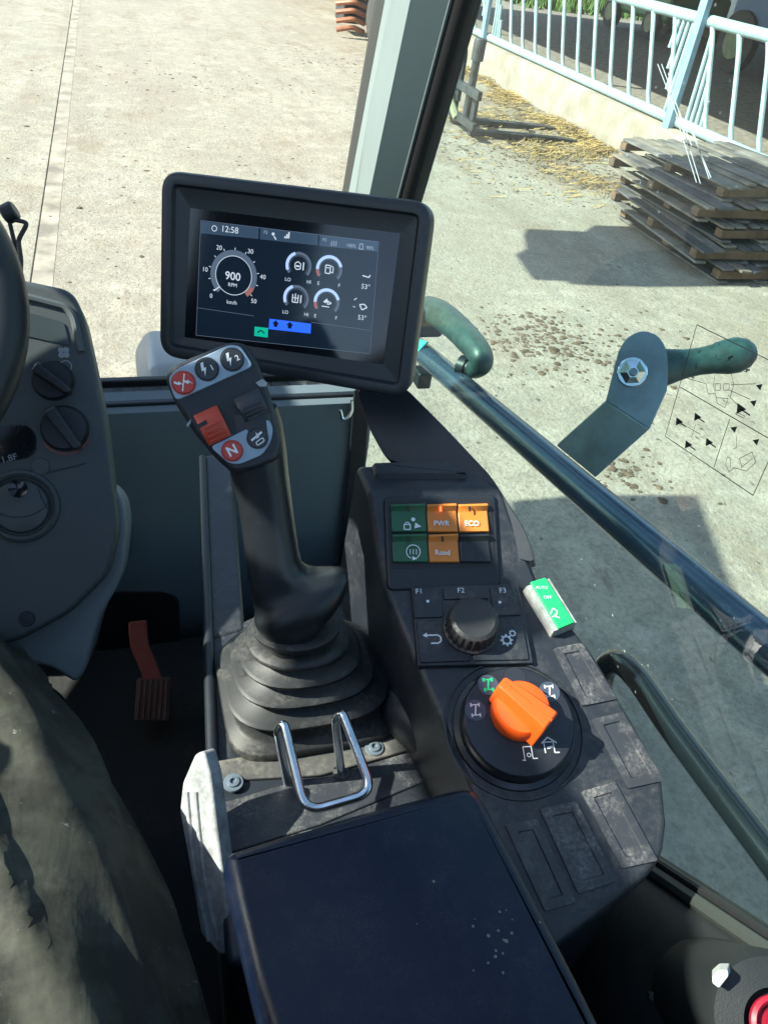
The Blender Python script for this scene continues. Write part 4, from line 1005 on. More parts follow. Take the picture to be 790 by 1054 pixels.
Print(S, .0098).text('ECO', S.px(485, 539, .009), .0072, bold=.015).build('switch_word', WHITEP, r)
r, *_ = rocker(0, 1, ROCKG); blk(r, S.px(421, 555, .010), SEAL)
P = Print(S, .0098); c = S.px(425, 568, .009)
P.arc(c, .0062, .0071, -60, 250, 30); P.poly([(c[0] - .001, c[1] - .0085), (c[0] + .004, c[1] - .0066), (c[0] - .001, c[1] - .0045)])
P.path([(c[0] - .003, c[1] - .0025), (c[0] - .003, c[1] + .0025)], .0008); P.path([(c[0], c[1] - .0025), (c[0], c[1] + .0025)], .0008); P.path([(c[0] + .003, c[1] - .0025), (c[0] + .003, c[1] + .0025)], .0008); P.build('switch_icon', WHITEP, r)
r, *_ = rocker(1, 1, ROCKO); blk(r, S.px(455, 555, .010), SEAL)
Print(S, .0098).text('Road', S.px(455, 569, .009), .0072, bold=.01).build('switch_word', WHITEP, r)
rocker(2, 1, BLACK)
# key panel with rotary encoder
kp = MB().prism(K, rounded(K.pxs([(421, 605), (533, 602), (549, 686), (428, 689)]), .003), -.003, .005, .0015).build('key_panel', CONS, con, bev=.0015)
KZ = .0068
for pts in ([(425, 607), (453, 606), (456, 636), (426, 637)], [(455, 606), (501, 605), (503, 617), (456, 618)], [(503, 605), (530, 604), (536, 634), (507, 635)], [(428, 641), (480, 641), (484, 681), (432, 683)], [(485, 641), (537, 638), (544, 680), (487, 681)]):
    MB().prism(K, rounded(K.pxs(pts, .005), .002, 3), .004, KZ, .0006).build('key', CONS, kp, bev=.0006, seg=2)
P = Print(K, KZ + .0004)
for s_, c in (('F1', (431, 609)), ('F2', (474, 608)), ('F3', (517, 608))): P.text(s_, K.px(*c, KZ), .0075)
for c in ((440, 619), (514, 620)):
    c = K.px(*c, KZ); P.poly([(c[0] - .0013, c[1] - .0013), (c[0] + .0013, c[1] - .0013), (c[0] + .0013, c[1] + .0013), (c[0] - .0013, c[1] + .0013)])
c = K.px(445, 657, KZ)
P.path([(c[0] - .006, c[1] + .003), (c[0] + .005, c[1] + .003), (c[0] + .0075, c[1] + .001), (c[0] + .0075, c[1] - .003), (c[0] + .005, c[1] - .005), (c[0] - .002, c[1] - .005)], .0014)
P.poly([(c[0] - .009, c[1] + .003), (c[0] - .005, c[1] + .0005), (c[0] - .005, c[1] + .0058)])
for c, r in ((K.px(521, 659, KZ), .0046), (K.px(527, 652, KZ), .0028)):
    P.arc(c, r * .62, r, 0, 360, 24)
    for k in range(8):
        a = k * PI / 4; P.line((c[0] + math.cos(a) * r * .9, c[1] + math.sin(a) * r * .9), (c[0] + math.cos(a) * r * 1.3, c[1] + math.sin(a) * r * 1.3), r * .36)
P.build('key_print', WHITEP, kp)
c = K.px(484, 647, .006)
en = MB(); rings = []
for h, r, kn in ((0, .0265, 0), (.003, .0262, 0), (.0045, .0242, 1), (.019, .0225, 1), (.0205, .0218, 0), (.0225, .0185, 0), (.0222, .0175, 0), (.0222, .001, 0)):
    rings.append([K.w(c[0] + math.cos(2 * PI * k / 96) * (r + kn * .0005 * (1 if (k // 2) % 2 else -1)), c[1] + math.sin(2 * PI * k / 96) * (r + kn * .0005 * (1 if (k // 2) % 2 else -1)), .006 + h) for k in range(96)])
en.loft(rings).build('encoder_knob', mat('encoder_rubber', (.02, .021, .023), .45, dust=.3, dscale=40), con, angle=35)
# bright green selector at the outer edge
gs = MB().prism(K, rounded(K.pxs([(539, 603), (565, 594), (595, 642), (569, 652)], .01), .002), -.004, .011, .0015).build('edge_switch', CLEARG, con, bev=.002, seg=3)
MB().prism(K, rounded(K.pxs([(545, 599), (561, 594), (591, 641), (574, 648)], .012), .0015), .010, .0128, .0006).build('green_face', GREENL, gs, bev=.0006)
P = Print(K, .0134); P.text('AUTO', K.px(557, 605, .013), .0042, rot=-.05); P.text('OFF', K.px(563, 615, .013), .0046, rot=-.05)
c = K.px(570, 630, .013)
P.path([(c[0] - .004, c[1] - .002), (c[0] - .001, c[1] + .004), (c[0] + .003, c[1] + .001), (c[0], c[1] - .005), (c[0] + .004, c[1] - .006)], .0011); P.path([(c[0] - .003, c[1] - .005), (c[0] + .003, c[1] - .0015)], .001); P.build('selector_print', WHITEP, gs)
# dial with orange knob
c = K.px(534, 741, .021); dc = c
dl = MB().lathe(K.w(*c, -.002), K.n, [(.055, 0), (.0535, .004), (.0490, .006), (.0485, .020), (.0465, .0225), (.0440, .0230), (0, .0230)], 72, K.u).build('dial_plate', mat('dial_black', (.016, .018, .024), .24, dust=.10, dscale=30), con)
DZ = .0212
for p_, m in (((502, 705), GREYP), ((489, 731), GREYP), ((530, 697), GREYP), ((565, 712), GREYP)):
    cc = K.px(*p_, DZ)
    Print(K, DZ + .0002).poly(circ(cc, .0092, 28)).build('position_spot', (mat('spot_dark', (.016, .02, .028), .45) if p_[0] == 530 else mat('spot_blue', (.05, .066, .095), .35)), dl)
P = Print(K, DZ + .0006); PG = Print(K, DZ + .0006)
for p_, gn in (((502, 705), 1), ((489, 731), 0), ((565, 712), 0)):
    cc = K.px(*p_, DZ)
    pr = P = PG if gn else Print(K, DZ + .0006)
    pr.line((cc[0] - .0008, cc[1] - .0045), (cc[0] + .0008, cc[1] + .0045), .0012)
    for s_ in (-1, 1):
        y = cc[1] + s_ * .0045; pr.line((cc[0] - .0035, y), (cc[0] + .0035, y + .0003), .001)
        for e in (-1, 1): pr.line((cc[0] + e * .0035, y - .0016), (cc[0] + e * .0035, y + .0016), .0022 if gn else .0012)
    if not gn: P.build('dial_print', WHITEP, dl)
P = Print(K, DZ + .0006)
cc = K.px(546, 776, DZ)
P.path([(cc[0] - .006, cc[1] - .004), (cc[0] - .006, cc[1] + .006), (cc[0] + .001, cc[1] + .006), (cc[0] + .001, cc[1] - .004), (cc[0] + .005, cc[1] - .004)], .0008); P.path([(cc[0] - .008, cc[1] - .005), (cc[0] - .005, cc[1] - .005)], .0009); P.arc((cc[0] - .002, cc[1] - .001), .0012, .0019, 0, 360, 10); P.build('dial_print', WHITEP, dl); P = Print(K, DZ + .0006)
cc = K.px(566, 770, DZ)
P.path([(cc[0] - .005, cc[1] - .004), (cc[0] - .005, cc[1] + .005), (cc[0] + .003, cc[1] + .005), (cc[0] + .003, cc[1] - .004), (cc[0] + .007, cc[1] - .004)], .0009); P.path([(cc[0] - .007, cc[1] + .004), (cc[0] - .001, cc[1] + .009), (cc[0] + .006, cc[1] + .004)], .0012); P.path([(cc[0] - .003, cc[1]), (cc[0] + .002, cc[1] + .001)], .0018); P.build('dial_print', WHITEP, dl)
PG.build('dial_print', mat('green_print', (.02, .55, .22), .5), dl)
kc = K.px(537, 729, DZ + .012)
kb = MB().lathe(K.w(*kc, DZ), K.n, [(.0250, 0), (.0252, .003), (.0240, .013), (.0220, .0165), (.016, .018), (0, .018)], 56, K.u).build('dial_knob', ORANGE, dl)
a_ = K.px(521, 716, DZ); b_ = K.px(566, 753, DZ)
dv = V((b_[0] - a_[0], b_[1] - a_[1], 0)).normalized(); ev = V((-dv.y, dv.x, 0))
rings = []
for t, wd, h in ((-.0262, .0075, .026), (-.0250, .0088, .0285), (-.011, .0108, .0300), (.010, .0132, .0310), (.0235, .0146, .0305), (.0252, .0142, .0285)):
    o = V((kc[0], kc[1], 0)) + dv * t
    def kw(s, hh): return K.w(o.x + ev.x * s, o.y + ev.y * s, DZ + hh)
    rings.append([kw(-wd * 1.25, .004), kw(-wd * 1.0, .014), kw(-wd * .72, h - .003), kw(-wd * .6, h), kw(0, h + .0006), kw(wd * .6, h), kw(wd * .72, h - .003), kw(wd * 1.0, .014), kw(wd * 1.25, .004)])
MB().loft(rings).build('grip_bar', ORANGE, kb, bev=.0015, seg=3)
o = V((kc[0], kc[1], 0))
MB().tube([K.w(*(o + dv * -.024)[:2], DZ + .0300), K.w(*(o + dv * .0245)[:2], DZ + .0308)], .0011, 6).build('pointer_rib', ORANGE, kb)
# moulded ring round the dial
MB().lathe(K.w(*dc, -.001), K.n, [(.062, 0), (.0615, .0025), (.060, .0025), (.0595, 0)], 72, K.u).build('dial_surround', CONS, con)
# blank switch covers
pads = [[(569, 668), (598, 662), (634, 720), (598, 727)], [(608, 741), (640, 733), (682, 804), (645, 812)], [(597, 815), (632, 805), (676, 886), (639, 894)], [(555, 833), (592, 825), (634, 907), (594, 920)], [(519, 849), (552, 843), (592, 929), (560, 938)]]
for p_ in pads:
    q_ = K.pxs(p_)
    if area(q_) < 0: q_.reverse()
    o = rounded(q_, .0015, 2); i1 = rounded(inset_poly(q_, .0038), .001, 2); i2 = rounded(inset_poly(q_, .0070), .001, 2); i3 = rounded(inset_poly(q_, .0078), .001, 2)
    mm = MB()
    mm.loft([[K.w(u, v, h) for u, v in r] for r, h in ((o, -.002), (o, .0016), (i1, .0020), (i2, .0020), (i3, .0004))], False, True)
    mm.build('blank_cover', CONSD, con, angle=25)
# fallen hair-thin wire beside the boot
MB().tube(curve([tf.w(*tf.px(404, 742), .01), tf.w(*tf.px(413, 725), .02), tf.w(*tf.px(410, 708), .02), tf.w(*tf.px(403, 702), .02)], 6), .0007, 6).build('loose_strand', mat('strand', (.25, .2, .15), .6), con)

# ---------------------------------------------------------------- display monitor
M = Frame(at(305, 292, .74), (-.45, -.83, .31), (.88, -.47, .05))
mon = thing('display_monitor', 'black display monitor in front of the pillar showing 900 rpm gauges', 'monitor', M.w(0, -.12, -.05))
oc = [(165, 174), (446, 208), (420, 411), (163, 366)]
o = rounded(M.pxs(oc), .020, 7)
i1 = inset_poly(o, .006)
if area(o) < 0: o.reverse()
sc = M.pxs([(196, 214), (412, 240), (394, 375), (190, 347)])
if area(sc) < 0: sc.reverse()
gl_ = rounded(sc, .002, 7)
def fit(poly, n):
    return poly
mm = MB()
# housing: back, side, front lip, sloped mask down to the glass
big = rounded(M.pxs(oc), .020, 7)
in1 = inset_poly(big, .005); in2 = inset_poly(big, .011); in3 = inset_poly(big, .0135)
mm.loft([[M.w(u, v, h) for u, v in r] for r, h in ((inset_poly(big, .02), -.045), (big, -.030), (big, -.004), (inset_poly(big, .0015), -.001), (in1, .0), (in2, -.0010), (in3, -.006))], True, False)
# mask from in3 to the glass opening (same corner order and count)
gl4 = rounded(M.pxs([(196, 214), (412, 240), (394, 375), (190, 347)], -.010), .0015, 7)
mm.loft([[M.w(u, v, -.006) for u, v in in3], [M.w(u, v, -.010) for u, v in gl4]], False, True)
mm.build('housing', BEZEL, mon, angle=28)
scr = MB().prism(M, M.pxs([(196, 214), (412, 240), (394, 375), (190, 347)], -.0095), -.0115, -.0094).build('screen_glass', LCDM, mon, smooth=False)
LZ = -.0090
lc = [(207, 227), (390, 249), (381, 364), (202, 345)]
MB().add([M.w(*p, LZ) for p in M.pxs(lc, LZ)], [(0, 3, 2, 1)]).build('lcd', LCDE, scr, smooth=False)
m1 = .74 / FPX
def L(x, y): return M.px(x, y, LZ)
def Z(x, y): return (190 + x / 3.854, 205 + y / 3.854)        # enlarged view -> photograph
P = Print(M, LZ + .0003)
for a in ([(67, 88), (295, 113), (293, 158), (65, 135)], [(301, 114), (530, 140), (528, 184), (299, 159)], [(536, 141), (768, 168), (764, 208), (533, 185)]):
    P.poly([L(*Z(*p)) for p in a])
P.build('status_bar', LCDB, scr)
W = Print(M, LZ + .0006); W2 = Print(M, LZ + .0006); AB = Print(M, LZ + .0006); AR = Print(M, LZ + .0006)
def flush(m=None):
    global W, W2, AB, AR
    if W.m.v: W.build('screen_print', E_W, scr)
    if W2.m.v: W2.build('screen_print', mat('lcd_mid', (.03, .03, .03), .2, emit=(.5, .62, .8), estr=.26), scr)
    if AB.m.v: AB.build('gauge_level', E_B, scr)
    if AR.m.v: AR.build('gauge_warning', E_R, scr)
    W = Print(M, LZ + .0006); W2 = Print(M, LZ + .0006); AB = Print(M, LZ + .0006); AR = Print(M, LZ + .0006)
def tx(s_, x, y, h, pr=None, bold=0.0): (pr or W).text(s_, L(*Z(x, y)), h / 3.854 * m1 * 1.38, bold=bold)
tx('12:58', 180, 122, 24)
c = L(*Z(119, 116)); W.arc(c, 2.3 * m1, 3.0 * m1, 0, 360, 16); flush()
for i, h in enumerate((2, 4, 6)):
    c = L(*Z(396 + i * 7, 155)); W.poly([(c[0], c[1]), (c[0] + 1.5 * m1, c[1]), (c[0] + 1.5 * m1, c[1] + h * m1), (c[0], c[1] + h * m1)])
c = L(*Z(355, 147)); W.poly(circ((c[0] - 1 * m1, c[1] + 2 * m1), 1.6 * m1, 8)); W.line((c[0], c[1]), (c[0] + 2.5 * m1, c[1] - 3 * m1), 1.2 * m1); tx('F3', 322, 132, 12, W2); flush()
tx('F3', 555, 162, 12, W2); tx('100%', 660, 185, 13, W2); tx('90%', 735, 194, 13, W2)
for i in range(3):
    c = L(*Z(583 + i * 9, 176)); W2.line((c[0], c[1] - 2.5 * m1), (c[0], c[1] + 2.5 * m1), .7 * m1)
c = L(*Z(700, 190)); W2.path([(c[0] - 2 * m1, c[1] - 2 * m1), (c[0] + 2 * m1, c[1] - 2 * m1), (c[0] + 1.5 * m1, c[1] + 3 * m1), (c[0] - 1.5 * m1, c[1] + 3 * m1)], .7 * m1, True); flush()
tx('900', 192, 307, 32, bold=.01); tx('RPM', 191, 341, 15); tx('km/h', 188, 410, 16)
for s_, x, y in (('0', 106, 384), ('10', 82, 279), ('20', 138, 193), ('30', 262, 208), ('40', 311, 309), ('50', 275, 405)): tx(s_, x, y, 18)
# speed gauge
gc = L(*Z(195, 303)); gr_ = 25.0 * m1
Dm = Print(M, LZ + .0005); Dm.arc(gc, gr_ * .80, gr_ * 1.02, -50, 230, 48)
Dm.build('gauge_ring', E_G, scr)
AR.arc(gc, gr_ * .80, gr_ * 1.02, -50, -25, 8)
W.arc(gc, gr_ * .775, gr_ * .80, 0, 360, 64)
for k in range(11):
    a = rad(220 - k * 26); W.line((gc[0] + math.cos(a) * gr_ * (1.03), gc[1] + math.sin(a) * gr_ * 1.03), (gc[0] + math.cos(a) * gr_ * 1.12, gc[1] + math.sin(a) * gr_ * 1.12), .7 * m1)
a = rad(222); W.line((gc[0] + math.cos(a) * gr_ * .8, gc[1] + math.sin(a) * gr_ * .8), (gc[0] + math.cos(a) * gr_ * 1.1, gc[1] + math.sin(a) * gr_ * 1.1), 1.1 * m1)
# four small gauges
flush()
GT = (('LO', 410, 319, 'HI', 493, 329), ('E', 531, 334, 'F', 613, 343), ('LO', 400, 448, 'HI', 483, 458), ('E', 518, 463, 'F', 601, 472))
for i, (x, y) in enumerate(((453, 264), (574, 279), (443, 394), (564, 409))):
    flush(); D2 = Print(M, LZ + .0005)
    tx(*GT[i][:3], 14); tx(*GT[i][3:], 14)
    c = L(*Z(x, y)); r = 13.6 * m1
    D2.arc(c, r * .80, r, -40, 220, 36); D2.arc(c, r * .70, r * .74, -40, 220, 36)
    D2.build('gauge_ring', E_G, scr)
    if i % 2 == 0: AB.arc(c, r * .80, r * 1.03, 112, 205, 16)
    else: AB.arc(c, r * .80, r * 1.03, 18, 185, 26); AR.arc(c, r * .80, r * 1.03, 185, 216, 6)
    if i == 0: W.path([(c[0] - 4 * m1, c[1] - 2 * m1), (c[0] - 4 * m1, c[1] + 2 * m1), (c[0] - 1 * m1, c[1] + 4 * m1), (c[0] + 2 * m1, c[1] + 2 * m1), (c[0] + 2 * m1, c[1] - 3 * m1), (c[0] - 2 * m1, c[1] - 4 * m1)], .9 * m1, True); W.line((c[0] + 5 * m1, c[1] - 4 * m1), (c[0] + 5 * m1, c[1] + 4 * m1), 1.2 * m1); W.line((c[0] - 3 * m1, c[1] - .5 * m1), (c[0] + 1 * m1, c[1] - .5 * m1), 1.6 * m1)
    if i == 1: W.path([(c[0] - 4 * m1, c[1] - 4 * m1), (c[0] - 4 * m1, c[1] + 4 * m1), (c[0] + 1 * m1, c[1] + 4 * m1), (c[0] + 1 * m1, c[1] - 4 * m1)], 1.0 * m1, True); W.path([(c[0] + 1 * m1, c[1] - 2 * m1), (c[0] + 4 * m1, c[1] - 3 * m1), (c[0] + 4 * m1, c[1] + 2 * m1), (c[0] + 2.5 * m1, c[1] + 4 * m1)], .9 * m1); W.line((c[0] - 3 * m1, c[1] + 1.5 * m1), (c[0], c[1] + 1.5 * m1), .8 * m1)
    if i == 2: W.path([(c[0] - 4 * m1, c[1] + 4 * m1), (c[0] - 4 * m1, c[1] - 4 * m1), (c[0] + 2 * m1, c[1] - 4 * m1), (c[0] + 2 * m1, c[1] + 4 * m1)], 1.0 * m1); W.line((c[0] - 4 * m1, c[1] + .5 * m1), (c[0] + 2 * m1, c[1] + .5 * m1), .8 * m1); W.line((c[0] - 1 * m1, c[1] - 3 * m1), (c[0] - 1 * m1, c[1] + 5 * m1), 1.0 * m1); W.line((c[0] + 5 * m1, c[1] - 4 * m1), (c[0] + 5 * m1, c[1] + 4 * m1), 1.2 * m1)
    if i == 3: W.poly([(c[0] - 4 * m1, c[1]), (c[0], c[1] + 4 * m1), (c[0] + 1 * m1, c[1] + 1 * m1), (c[0] - 1 * m1, c[1] - 1 * m1)]); W.path([(c[0] + 1 * m1, c[1] + 1.5 * m1), (c[0] + 5 * m1, c[1] - .5 * m1), (c[0] + 1 * m1, c[1] - 2 * m1)], 1.0 * m1, True); W.line((c[0] - 5 * m1, c[1] - 4.5 * m1), (c[0] + 3 * m1, c[1] - 4.5 * m1), .9 * m1)
flush()
tx('53°', 718, 348, 19)
c = L(*Z(720, 307)); W.path([(c[0] - 4 * m1, c[1] + .5 * m1), (c[0] + 3 * m1, c[1] - .5 * m1), (c[0] + 4 * m1, c[1] + 2 * m1)], 1.1 * m1)
flush(); tx('53°', 704, 471, 19)
c = L(*Z(708, 428)); W.path([(c[0] - 4 * m1, c[1] + 2 * m1), (c[0] + 1 * m1, c[1] + 3 * m1), (c[0] + 4 * m1, c[1]), (c[0] - 1 * m1, c[1] - 3 * m1)], 1.1 * m1, True); W.line(L(*Z(672, 400)), L(*Z(683, 392)), .8 * m1); W.line(L(*Z(668, 425)), L(*Z(676, 428)), .8 * m1)
flush()
Print(M, LZ + .0006).poly([L(*Z(*p)) for p in ((337, 474), (502, 494), (500, 533), (334, 515))]).build('soft_keys', E_BL, scr)
Print(M, LZ + .0006).poly([L(*Z(*p)) for p in ((278, 505), (332, 511), (330, 549), (277, 542))]).build('soft_key', E_GR, scr)
P = Print(M, LZ + .0009)
for x, y in ((362, 495), (418, 501)):
    c = L(*Z(x, y)); P.poly([(c[0] - 4 * m1, c[1]), (c[0], c[1] + 4 * m1), (c[0] + 4 * m1, c[1])]); P.poly([(c[0] - 2 * m1, c[1] - 3 * m1), (c[0] + 2 * m1, c[1] - 3 * m1), (c[0] + 2 * m1, c[1]), (c[0] - 2 * m1, c[1])])
c = L(*Z(304, 527)); P.path([(c[0] - 4 * m1, c[1] - 1 * m1), (c[0], c[1] + 2 * m1), (c[0] + 4 * m1, c[1] - 1 * m1)], 1.2 * m1)
P.build('key_symbols', mat('lcd_black', (.003, .004, .01), .2), scr)
P = Print(M, LZ + .0005)
P.path([L(*p) for p in lc], .5 * m1, True); P.line(L(*Z(48, 430)), L(*Z(275, 463)), .5 * m1); P.line(L(*Z(502, 488)), L(*Z(735, 520)), .5 * m1); P.build('lcd_outline', E_G, scr)
# arm that carries the monitor, rising from the console
Af = Frame(at(440, 470, .80), -FWD * .8 + V((-.3, 0, .3)), RIGHT)
MB().prism(Af, rounded(Af.pxs([(366, 400), (416, 398), (455, 437), (505, 490), (540, 545), (552, 580), (470, 560), (455, 484), (398, 474), (380, 442)]), .01), -.05, 0).build('support_arm', BEZEL, mon, bev=.008, seg=3)
# front corner upright with a small wire hook
cu_ = thing('corner_upright', 'black slim upright at the front right corner below the display', 'upright', on_axis(352, 590, 1, 1.08))
MB().loft([[on_axis(a - 9, y, 1, 1.07), on_axis(a + 9, y, 1, 1.07), on_axis(a + 9, y, 1, 1.10), on_axis(a - 9, y, 1, 1.10)] for a, y in ((373, 400), (368, 470), (358, 560), (352, 640))]).build('upright', BLACK, cu_, bev=.004)
MB().tube(fillet([on_axis(350, 422, 1, 1.065), on_axis(353, 434, 1, 1.06), on_axis(362, 426, 1, 1.06), on_axis(362, 412, 1, 1.065)], .01), .0032, 8).build('wire_hook', ZINC, cu_)

# ---------------------------------------------------------------- wire hook
wh = thing('wire_hoop', 'bent zinc wire hoop standing on the dusty strip before the joystick boot', 'hook', tf.w(*tf.px(325, 800), 0))
wf = [at(295, 812, .685), at(287, 748, .660), at(312, 832, .640), at(380, 818, .652), at(350, 735, .680), at(351, 798, .705)]
wpts = [tf.w(*tf.px(296, 808), .0), at(286, 752, .668), at(292, 744, .664), at(314, 836, .640), at(384, 816, .650), at(352, 733, .678), at(345, 742, .682), tf.w(*tf.px(351, 797), .0)]
MB().tube(fillet(wpts, .016, 8), .0042, 16).build('wire', ZINC, wh)
MB().lathe(tf.w(*tf.px(351, 797), .002), (0, 0, 1), [(0, 0), (.008, 0), (.008, .002), (0, .002)], 16).build('weld_pad', DIRTP, wh)

# ---------------------------------------------------------------- armrest
ZA = 1.66
af = Frame((0.12, .15, ZA), (0, 0, 1), (1, 0, 0))
ar = thing('armrest', 'smooth blue-black padded armrest in the foreground', 'armrest', (0.12, .1, 1.55))
ap = af.pxs([(229, 882), (236, 872), (300, 852), (380, 829), (470, 807), (488, 806), (500, 820), (545, 905), (600, 1010), (680, 1170), (330, 1250), (285, 1100), (258, 1010), (240, 935)])
ap = rounded(ap, .010, 4)
if area(ap) < 0: ap.reverse()
mm = MB()
mm.loft([[af.w(u, v, h) for u, v in r] for r, h in ((inset_poly(ap, .014), -.075), (inset_poly(ap, .003), -.060), (ap, -.018), (inset_poly(ap, .0012), -.007), (inset_poly(ap, .005), -.0015), (inset_poly(ap, .010), .0))], True, True)
mm.build('pad', ARM, ar, angle=50)
cr = MB(); random.seed(31)
for i in range(20):
    c = af.px(min(555, 515 + random.gauss(0, 12 if i < 14 else 60)), max(905, 968 + random.gauss(0, 20 if i < 14 else 40))); r = random.uniform(.0004, .0011) * (1.9 if i < 7 else 1)
    cr.add([af.w(c[0] + math.cos(k * 1.26 + i) * r * (1 + .3 * math.sin(k * 3 + i)), c[1] + math.sin(k * 1.26 + i) * r, .0002) for k in range(5)] + [af.w(c[0], c[1], .0006)], [(k, (k + 1) % 5, 5) for k in range(5)])
cr.build('mud_specks', mat('mud_specks', (.17, .16, .14), .9), ar)['kind'] = 'stuff'
MB().box((.13, .02, 1.54), (.11, .36, .10)).build('support', BLACK, ar, bev=.01)
# worn pale edge trim beside the armrest
tw = thing('edge_trim', 'scuffed silver-grey curved trim strip left of the armrest', 'trim', at(210, 880, .64))
wf = Frame(at(212, 880, .635), (-.75, -.45, .5), (0, 1, .2))
MB().prism(wf, rounded(wf.pxs([(200, 776), (209, 773), (216, 800), (236, 960), (237, 984), (226, 984), (206, 962), (194, 890), (184, 835), (187, 806)]), .004), -.016, 0).build('strip', WORN, tw, bev=.004, seg=3)
for off in (0, 9):
    MB().tube(curve([wf.w(*wf.px(a + off, b), .0005) for a, b in ((193, 815), (197, 860), (205, 915), (216, 968))], 5), .0022, 8).build('ridge', WORN, tw)

# ---------------------------------------------------------------- seat
se = thing('driver_seat', 'olive fabric driver seat with its cushion edge beside the armrest', 'seat', (-.24, -.05, .95))
def cushion(x0, x1, y0, y1, z0, z1, r, name, m):
    b = MB().box(((x0 + x1) / 2, (y0 + y1) / 2, (z0 + z1) / 2), (x1 - x0, y1 - y0, z1 - z0)).build(name, m, se, bev=r, seg=6); return b
cushion(-.50, -.005, -.42, .36, 1.28, 1.41, .05, 'cushion', SEATM)
cushion(-.48, -.01, -.60, -.48, 1.36, 2.02, .05, 'backrest', SEATM)
MB().box((-.24, -.03, 1.11), (.36, .5, .32)).build('pedestal', BLACK, se, bev=.02)

# ---------------------------------------------------------------- operator
pm = bpy.data.materials.new('work_clothes'); pm.use_nodes = True
t = pm.node_tree; N = t.nodes; Lk = t.links; b = N['Principled BSDF']; geo = N.new('ShaderNodeNewGeometry')
def nz(sc_, det=5, rg=.6):
    n = N.new('ShaderNodeTexNoise'); n.inputs['Scale'].default_value = sc_; n.inputs['Detail'].default_value = det; n.inputs['Roughness'].default_value = rg; Lk.new(geo.outputs[0], n.inputs['Vector']); return n.outputs[0]
def rg_(s, a, c, o1=1.0):
    r = N.new('ShaderNodeMapRange'); r.inputs[1].default_value = a; r.inputs[2].default_value = c; r.inputs[4].default_value = o1; Lk.new(s, r.inputs[0]); return r.outputs[0]
def mx_(f, a, c):
    x = N.new('ShaderNodeMix'); x.data_type = 'RGBA'; Lk.new(f, x.inputs[0])
    for i, k in ((6, a), (7, c)):
        if isinstance(k, tuple): x.inputs[i].default_value = (*k, 1)
        else: Lk.new(k, x.inputs[i])
    return x.outputs[2]
cc = mx_(rg_(nz(20, 6, .6), .42, .56), (.042, .043, .031), (.017, .017, .012))
cc = mx_(rg_(nz(14, 7, .7), .55, .72, .7), cc, (.085, .085, .066))
cc = mx_(rg_(nz(45, 6, .8), .63, .70, .75), cc, (.30, .31, .30))
sep = N.new('ShaderNodeSeparateXYZ'); Lk.new(geo.outputs[0], sep.inputs[0])
cc = mx_(rg_(sep.outputs[2], 2.085, 2.09), cc, (.42, .24, .17))
Lk.new(cc, b.inputs['Base Color']); b.inputs['Roughness'].default_value = .85
bp = N.new('ShaderNodeBump'); bp.inputs['Strength'].default_value = .15; bp.inputs['Distance'].default_value = .001; Lk.new(nz(260, 3), bp.inputs['Height'])
mp = N.new('ShaderNodeMapping'); mp.inputs['Scale'].default_value = (26, 7, 20); mp.inputs['Rotation'].default_value = (.2, .3, .5); Lk.new(geo.outputs[0], mp.inputs[0])
fn_ = N.new('ShaderNodeTexNoise'); fn_.inputs['Scale'].default_value = 1; fn_.inputs['Detail'].default_value = 3; fn_.inputs['Distortion'].default_value = 1.2; Lk.new(mp.outputs[0], fn_.inputs['Vector'])
b2 = N.new('ShaderNodeBump'); b2.inputs['Strength'].default_value = .3; b2.inputs['Distance'].default_value = .004; Lk.new(fn_.outputs[0], b2.inputs['Height']); Lk.new(bp.outputs[0], b2.inputs['Normal']); Lk.new(b2.outputs[0], b.inputs['Normal'])
per = thing('person', 'seated person in dark olive dusty work trousers, right thigh beside the console', 'person', (-.24, .0, 1.41))
body = MB()
def limb(pts, rr, n=6):
    p = curve(pts, n); m = len(p); r = []
    for i in range(m):
        t = i / (m - 1) * (len(rr) - 1); k = min(int(t), len(rr) - 2); r.append(rr[k] * (1 - (t - k)) + rr[k + 1] * (t - k))
    body.tube(p, r, 20)
limb([(-.13, -.14, 1.50), (-.115, .10, 1.510), (-.155, .33, 1.505), (-.212, .500, 1.480), (-.222, .56, 1.40), (-.215, .60, 1.24), (-.21, .62, 1.02)], [.100, .098, .086, .074, .072, .066, .060])
limb([(-.35, -.14, 1.50), (-.39, .10, 1.515), (-.42, .34, 1.515), (-.44, .54, 1.50), (-.445, .59, 1.42), (-.45, .60, 1.24), (-.45, .62, 1.02)], [.105, .105, .095, .082, .080, .070, .060])
limb([(-.21, .56, 1.01), (-.21, .68, .995), (-.205, .80, .99)], [.05, .046, .03]); limb([(-.45, .56, 1.01), (-.45, .68, .995), (-.45, .80, .99)], [.05, .046, .03])
limb([(-.24, -.16, 1.50), (-.24, -.20, 1.62), (-.24, -.26, 1.80), (-.24, -.29, 1.94), (-.24, -.30, 2.03)], [.13, .145, .15, .15, .09])
limb([(-.33, -.17, 1.52), (-.15, -.17, 1.52)], [.13, .13]); limb([(-.36, -.28, 1.93), (-.12, -.28, 1.93)], [.10, .10])
limb([(-.24, -.30, 2.0), (-.24, -.29, 2.12)], [.06, .055])
limb([(-.24, -.275, 2.12), (-.24, -.28, 2.18), (-.24, -.29, 2.25), (-.24, -.295, 2.30)], [.06, .085, .092, .06])
limb([(-.40, -.28, 1.97), (-.50, -.18, 1.84), (-.53, -.02, 1.72)], [.065, .06, .05]); limb([(-.53, -.02, 1.72), (-.50, .20, 1.77), (-.47, .35, 1.83)], [.05, .045, .032])
limb([(-.08, -.28, 1.97), (.02, -.33, 1.84), (.08, -.34, 1.72)], [.065, .06, .05]); limb([(.08, -.34, 1.72), (.08, -.30, 1.82), (.05, -.26, 1.94)], [.05, .045, .032])
